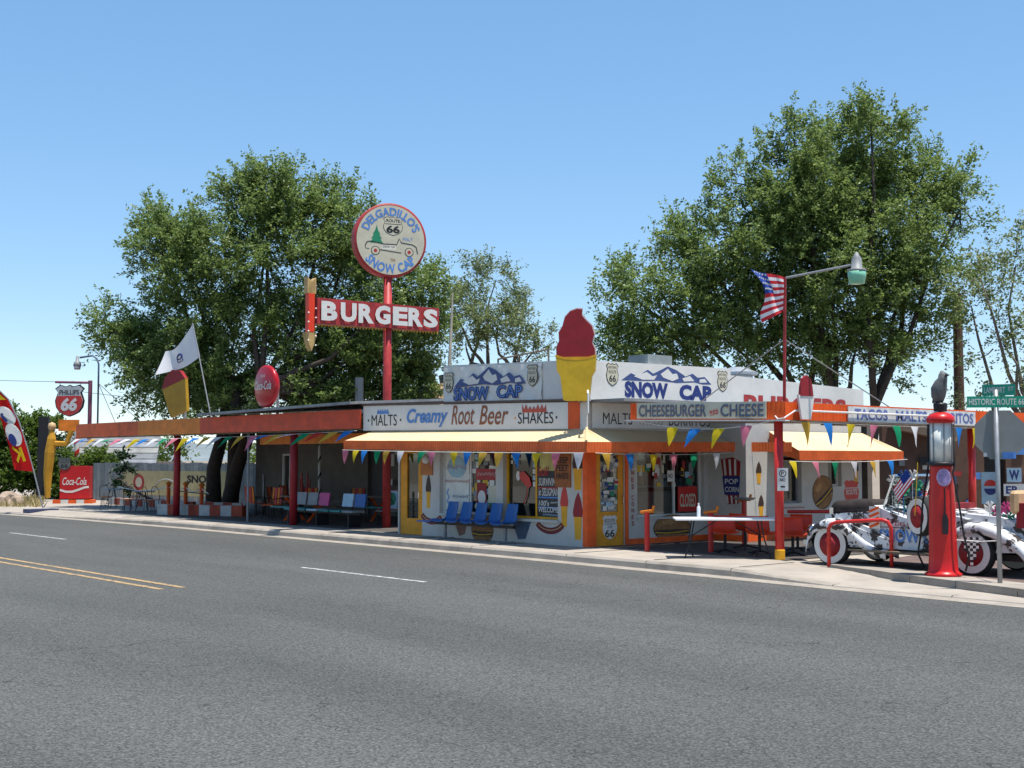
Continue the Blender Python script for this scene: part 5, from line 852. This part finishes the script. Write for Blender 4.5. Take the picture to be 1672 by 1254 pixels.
er = thing('letter_board', 'white enamel letter boards stacked by the brown store doorway', 'sign', at(1650, 30, 1.3)); LPp = PL(at(1636, 30, 1.15), RT); LPp.poly(rect(0, .5, 0, .28), WHITE, er, 'lower_board', .02); LPp.text('ER', .05, .35, .05, .23, NAVY, er, .03, 0, .021); LPp.poly(rect(.08, .42, .32, .65), LBLUE, er, 'upper_board', .02); LPp.text('W', .13, .37, .37, .6, NAVY, er, .04, 0, .021)
MB().bb(*[0, .1, 0, .1, 0, .1]) if 0 else None
# utility pole and wires, dead snag behind the banner
UP = thing('utility_pole', 'brown wooden utility pole rising behind the orange canopy', 'pole', at(1567, 44, 0)); p = at(1567, 44); MB().tube([p, p + Vector((0, 0, 7.7))], [.2, .15], 10).build('shaft', mat('creosote_wood', (.10, .055, .04), .8, .3, 3), UP)
for i, (q0, q1, sag) in enumerate([((-700, 110, 12.5), (120, 60, 5.6), .8), ((120, 60, 5.2), (460, 60, 5.0), .3), ((880, 90, 11.3), (1567, 44, 7.5), .8), ((880, 90, 9.3), (1567, 44, 7.1), .8)]):
    A, B = at(*q0), at(*q1); tag(MB().tube([A.lerp(B, t / 12) + Vector((0, 0, -sag * 4 * t / 12 * (1 - t / 12))) for t in range(13)], .011, 4).build('overhead_wire', BLACK), 'thin dark overhead wire crossing the sky', 'wire', 'overhead wires')
dp = thing('dead_snag', 'bare pale snag standing left of the roof banner', 'tree', at(733, 33, 3.2)); p = at(731, 33); MB().tube([p, p + Vector((0, 0, 3.6)), p + RT * .05 + Vector((0, 0, 4.6)), p + RT * .12 + Vector((0, 0, 6.3))], [.06, .05, .045, .02], 6).build('trunk', mat('bleached_wood', (.42, .36, .28), .8, .2, 5), dp)
# ------------------------------------------------------------------ trees
def leafmat(name, c1, c2):
    m = bpy.data.materials.new(name); m.use_nodes = True; n = m.node_tree.nodes; L = m.node_tree.links; n.remove(n['Principled BSDF'])
    g = n.new('ShaderNodeNewGeometry'); r = n.new('ShaderNodeValToRGB'); r.color_ramp.elements[0].color = (*c1, 1); r.color_ramp.elements[1].color = (*c2, 1); L.new(g.outputs['Random Per Island'], r.inputs['Fac'])
    d = n.new('ShaderNodeBsdfDiffuse'); t = n.new('ShaderNodeBsdfTranslucent'); gl = n.new('ShaderNodeBsdfGlossy'); gl.inputs['Roughness'].default_value = .42; gl.inputs[0].default_value = (.6, .62, .6, 1)
    L.new(r.outputs[0], d.inputs[0]); hs = n.new('ShaderNodeHueSaturation'); hs.inputs['Value'].default_value = 1.3; hs.inputs['Hue'].default_value = .485; L.new(r.outputs[0], hs.inputs['Color']); L.new(hs.outputs[0], t.inputs[0])
    x = n.new('ShaderNodeMixShader'); x.inputs[0].default_value = .5; L.new(d.outputs[0], x.inputs[1]); L.new(t.outputs[0], x.inputs[2]); y = n.new('ShaderNodeMixShader'); y.inputs[0].default_value = .03; L.new(x.outputs[0], y.inputs[1]); L.new(gl.outputs[0], y.inputs[2]); L.new(y.outputs[0], n['Material Output'].inputs[0]); return m
LEAF = leafmat('elm_leaves', (.075, .125, .03), (.20, .28, .085)); LEAF2 = leafmat('willow_leaves', (.09, .125, .05), (.22, .27, .12)); LEAF3 = leafmat('bush_leaves', (.05, .095, .012), (.12, .19, .035)); BARK = mat('dark_bark', (.055, .043, .036), .9, .3, 6, .6, 15); BARK2 = mat('grey_bark', (.15, .12, .10), .9, .3, 6, .5, 15)
def leaves(centres, nsp, nl, spread, ls, rng, up=.5, droop=0):
    """sprays of leaves round each clump centre; returns one quad per leaf"""
    V = []
    for c, od in centres:
        dirs = rng.normal(size=(nsp, 3)); dirs += np.array(od) * 1.1 + np.array([0, 0, up]); dirs /= np.linalg.norm(dirs, axis=1)[:, None]
        ln = spread * rng.uniform(.5, 1.35, nsp)
        for d, l in zip(dirs, ln):
            t = rng.uniform(.08, 1, nl); p = np.array(c) + d * (t * l)[:, None] + rng.normal(size=(nl, 3)) * spread * .10 * (1.25 - t)[:, None]; p[:, 2] -= droop * t * t * l
            a = rng.normal(size=(nl, 3)); a[:, 2] *= .6; a += d * .6; a /= np.linalg.norm(a, axis=1)[:, None]; b = np.cross(a, rng.normal(size=(nl, 3)) + np.array([0, 0, 1.2])); b /= np.linalg.norm(b, axis=1)[:, None] + 1e-6
            s = ls * rng.uniform(.6, 1.35, nl)[:, None]; V.append(np.stack([p, p + a * s * .5 + b * s * .26, p + a * s, p + a * s * .5 - b * s * .26], 1).reshape(-1, 3))
    return np.concatenate(V)
def quadmesh(name, V, m, par):
    n = len(V) // 4; me = bpy.data.meshes.new(name); me.vertices.add(len(V)); me.vertices.foreach_set('co', V.astype(np.float32).ravel()); me.loops.add(len(V)); me.loops.foreach_set('vertex_index', np.arange(len(V), dtype=np.int32)); me.polygons.add(n); me.polygons.foreach_set('loop_start', np.arange(0, len(V), 4, dtype=np.int32)); me.update(calc_edges=True); me.materials.append(m)
    o = bpy.data.objects.new(name, me); COL.objects.link(o); o.parent = par; return o
def tree(name, label, base, d, lobes, seed, dens, nsp, nl, spread, ls, lm, bark, tr, trunks=1, up=.5, droop=0, group=None, cat='tree', depth=.85, fork=.35):
    rng = np.random.default_rng(seed); base = Vector(base); T = thing(name, label, cat, base, group); k = d / FPX; C = []; br = MB()
    lob = []
    for (px, py, rx, ry) in lobes:
        dd = d + rng.uniform(-1, 1) * 1.6 * depth; c = at(px, dd, zat(py, dd)); lob.append((c, rx * k, ry * k))
    tops = []
    for q in range(trunks):
        f0 = base + Vector(((q - (trunks - 1) / 2) * .55, (q % 2) * .4, 0)); mid = lob[0][0]; f1 = base.lerp(mid, fork); f1 = f1 + Vector(((q - (trunks - 1) / 2) * 1.5, rng.uniform(-.5, .5), 0)); br.tube([f0, f0.lerp(f1, .35) + Vector((rng.uniform(-.15, .15), rng.uniform(-.15, .15), 0)), f0.lerp(f1, .7) + Vector((rng.uniform(-.2, .2), 0, 0)), f1], [tr * 1.2, tr, tr * .85, tr * .72], 9); tops.append(f1)
    tk = br.build('trunk', bark, T, True); lb_ = MB()
    for i, (c, rx, ry) in enumerate(lob):
        s0 = min(tops, key=lambda t: (t - c).length); m1 = s0.lerp(c, .5) + Vector((rng.uniform(-.4, .4), rng.uniform(-.4, .4), -.12 * (s0 - c).length)); lb_.tube([s0, s0.lerp(m1, .5) + Vector((0, 0, .1)), m1, m1.lerp(c, .55) + Vector((rng.uniform(-.3, .3), 0, .1)), c], [tr * .5, tr * .4, tr * .3, tr * .2, tr * .1], 6)
        n = max(3, int(dens * rx * ry * 1.2))
        for _ in range(n):
            v = rng.normal(size=3); v /= np.linalg.norm(v); r = rng.uniform(.02, 1) ** .5; ry_ = (rx + ry) / 2 * depth
            off = RT * float(v[0] * rx * r) + FW * float(v[1] * ry_ * r) + Vector((0, 0, float(v[2] * ry * r))); p = c + off; C.append((p, np.array(off.normalized()) * r))
            if rng.random() < .3 and r > .5: lb_.tube([c + off * .35, c + off * .55 + Vector((0, 0, -.08)), p], [tr * .12, tr * .08, tr * .03], 4, False)
    o = lb_.build('limbs', bark, T, True); o['kind'] = 'stuff'
    V = leaves(C, nsp, nl, spread, ls, rng, up, droop) - np.array(base); cr = quadmesh('crown', V, lm, T); print(name, len(V) // 4); return T
TL = [(430, 400, 150, 120), (300, 440, 105, 95), (215, 545, 75, 55), (560, 420, 105, 95), (655, 470, 70, 85), (380, 560, 180, 90), (560, 580, 150, 75), (260, 610, 85, 55), (690, 560, 50, 75), (430, 320, 60, 55), (480, 650, 180, 40), (655, 620, 70, 40), (180, 540, 40, 30), (250, 370, 45, 40), (540, 340, 45, 50), (330, 640, 120, 45), (610, 560, 80, 70), (560, 645, 130, 35)]
tree('elm_tree', 'large spreading elm tree behind the porch and the tall sign', (-24.6, 4.7, .1), 49, TL, 3, 12, 10, 30, .85, .125, LEAF, BARK, .27, 3, group='large elm trees', fork=.45)
TR = [(1370, 430, 150, 130), (1400, 265, 105, 90), (1280, 300, 105, 90), (1500, 310, 105, 85), (1150, 400, 85, 65), (1080, 480, 80, 60), (1030, 545, 55, 50), (1230, 440, 130, 110), (1480, 460, 105, 120), (1180, 550, 130, 60), (1400, 570, 130, 65), (1575, 340, 50, 45), (1430, 190, 50, 35), (1300, 215, 40, 35), (1000, 455, 40, 25), (1060, 565, 70, 45), (1330, 360, 100, 80)]
tree('elm_tree', 'large dense elm tree behind the diner and the american flag', at(1375, 43, .1), 43, TR, 8, 14, 10, 30, .8, .115, LEAF, BARK, .28, 3, group='large elm trees', fork=.42)
tree('willow_tree', 'slender sparse pale tree between the tall sign and the giant cone', at(795, 58, 0), 58, [(775, 470, 38, 42), (810, 455, 32, 32), (850, 510, 38, 38), (740, 500, 26, 42), (800, 530, 55, 40), (872, 565, 28, 26), (760, 560, 40, 35), (835, 560, 40, 30)], 5, 10, 8, 28, .9, .12, LEAF2, BARK2, .2, 4, up=1.0, fork=.6)
tree('pepper_tree', 'thin airy tree at the corner behind the green street blades', at(1690, 40, 0), 40, [(1665, 430, 55, 75), (1605, 450, 42, 55), (1640, 560, 55, 55), (1665, 620, 45, 40), (1590, 500, 35, 60), (1600, 640, 38, 25)], 6, 7, 8, 24, .85, .11, LEAF2, BARK2, .2, 1, droop=.3)
for i, (px, py, rx, ry, lab) in enumerate([(20, 735, 52, 62, 'green bush behind the red feather flag'), (70, 745, 45, 66, 'tall green bush behind the carved figure'), (125, 770, 48, 45, 'low green bush left of the red drink cabinet'), (75, 690, 22, 22, 'feathery sapling rising over the carved figure'), (160, 770, 40, 35, 'yellow-green bush in front of the tin roof shed'), (-30, 750, 45, 60, 'green bush at the edge behind the feather flag')]):
    tree('roadside_bush', lab, at(px, 61, 0), 61, [(px, py, rx, ry), (px + 10, py + 35, rx * .9, ry * .5)], 20 + i, 20, 9, 22, .6, .15, LEAF3, BARK, .1, 1, group='roadside bushes', cat='bush', fork=.5)
tree('potted_pine', 'small dark conifer beside the yellowed signboard', (-28.3, 4.0, .1), 53, [(203, 770, 14, 14), (203, 795, 20, 16), (200, 750, 8, 10)], 40, 12, 8, 14, .35, .14, leafmat('pine_needles', (.01, .028, .012), (.03, .06, .025)), BARK, .06, 1, cat='tree', fork=.6)
for i, (px, lab) in enumerate([(275, 'leafy tree beyond the striped wall under the porch roof'), (410, 'leafy tree beyond the yard seen past the wicker chair')]):
    tree('yard_tree', lab, at(px, 70, 0), 70, [(px, 740, 50, 40), (px + 30, 700, 50, 40)], 50 + i, 4, 8, 16, 1.0, .2, LEAF3, BARK2, .16, 2, group='trees beyond the yard', fork=.4)
GRASS = mat('dry_grass', (.34, .28, .13), .9, .3, 10); rng = np.random.default_rng(77); Vg = []
for _ in range(2600):
    p = np.array(at(rng.uniform(-60, 72), rng.uniform(50, 60), .0)); s = rng.uniform(.15, .45); a = np.array([rng.normal() * .3, rng.normal() * .3, 1.0]); b = np.array([rng.normal(), rng.normal(), 0]) * .03; Vg.append(np.stack([p - b, p + b, p + a * s + b * .2, p + a * s - b * .2]))
o = quadmesh('dry_grass', np.concatenate(Vg), GRASS, None); o['kind'] = 'stuff'; o['label'] = 'dry yellow grass on the verge behind the feather flag'; o['category'] = 'grass'
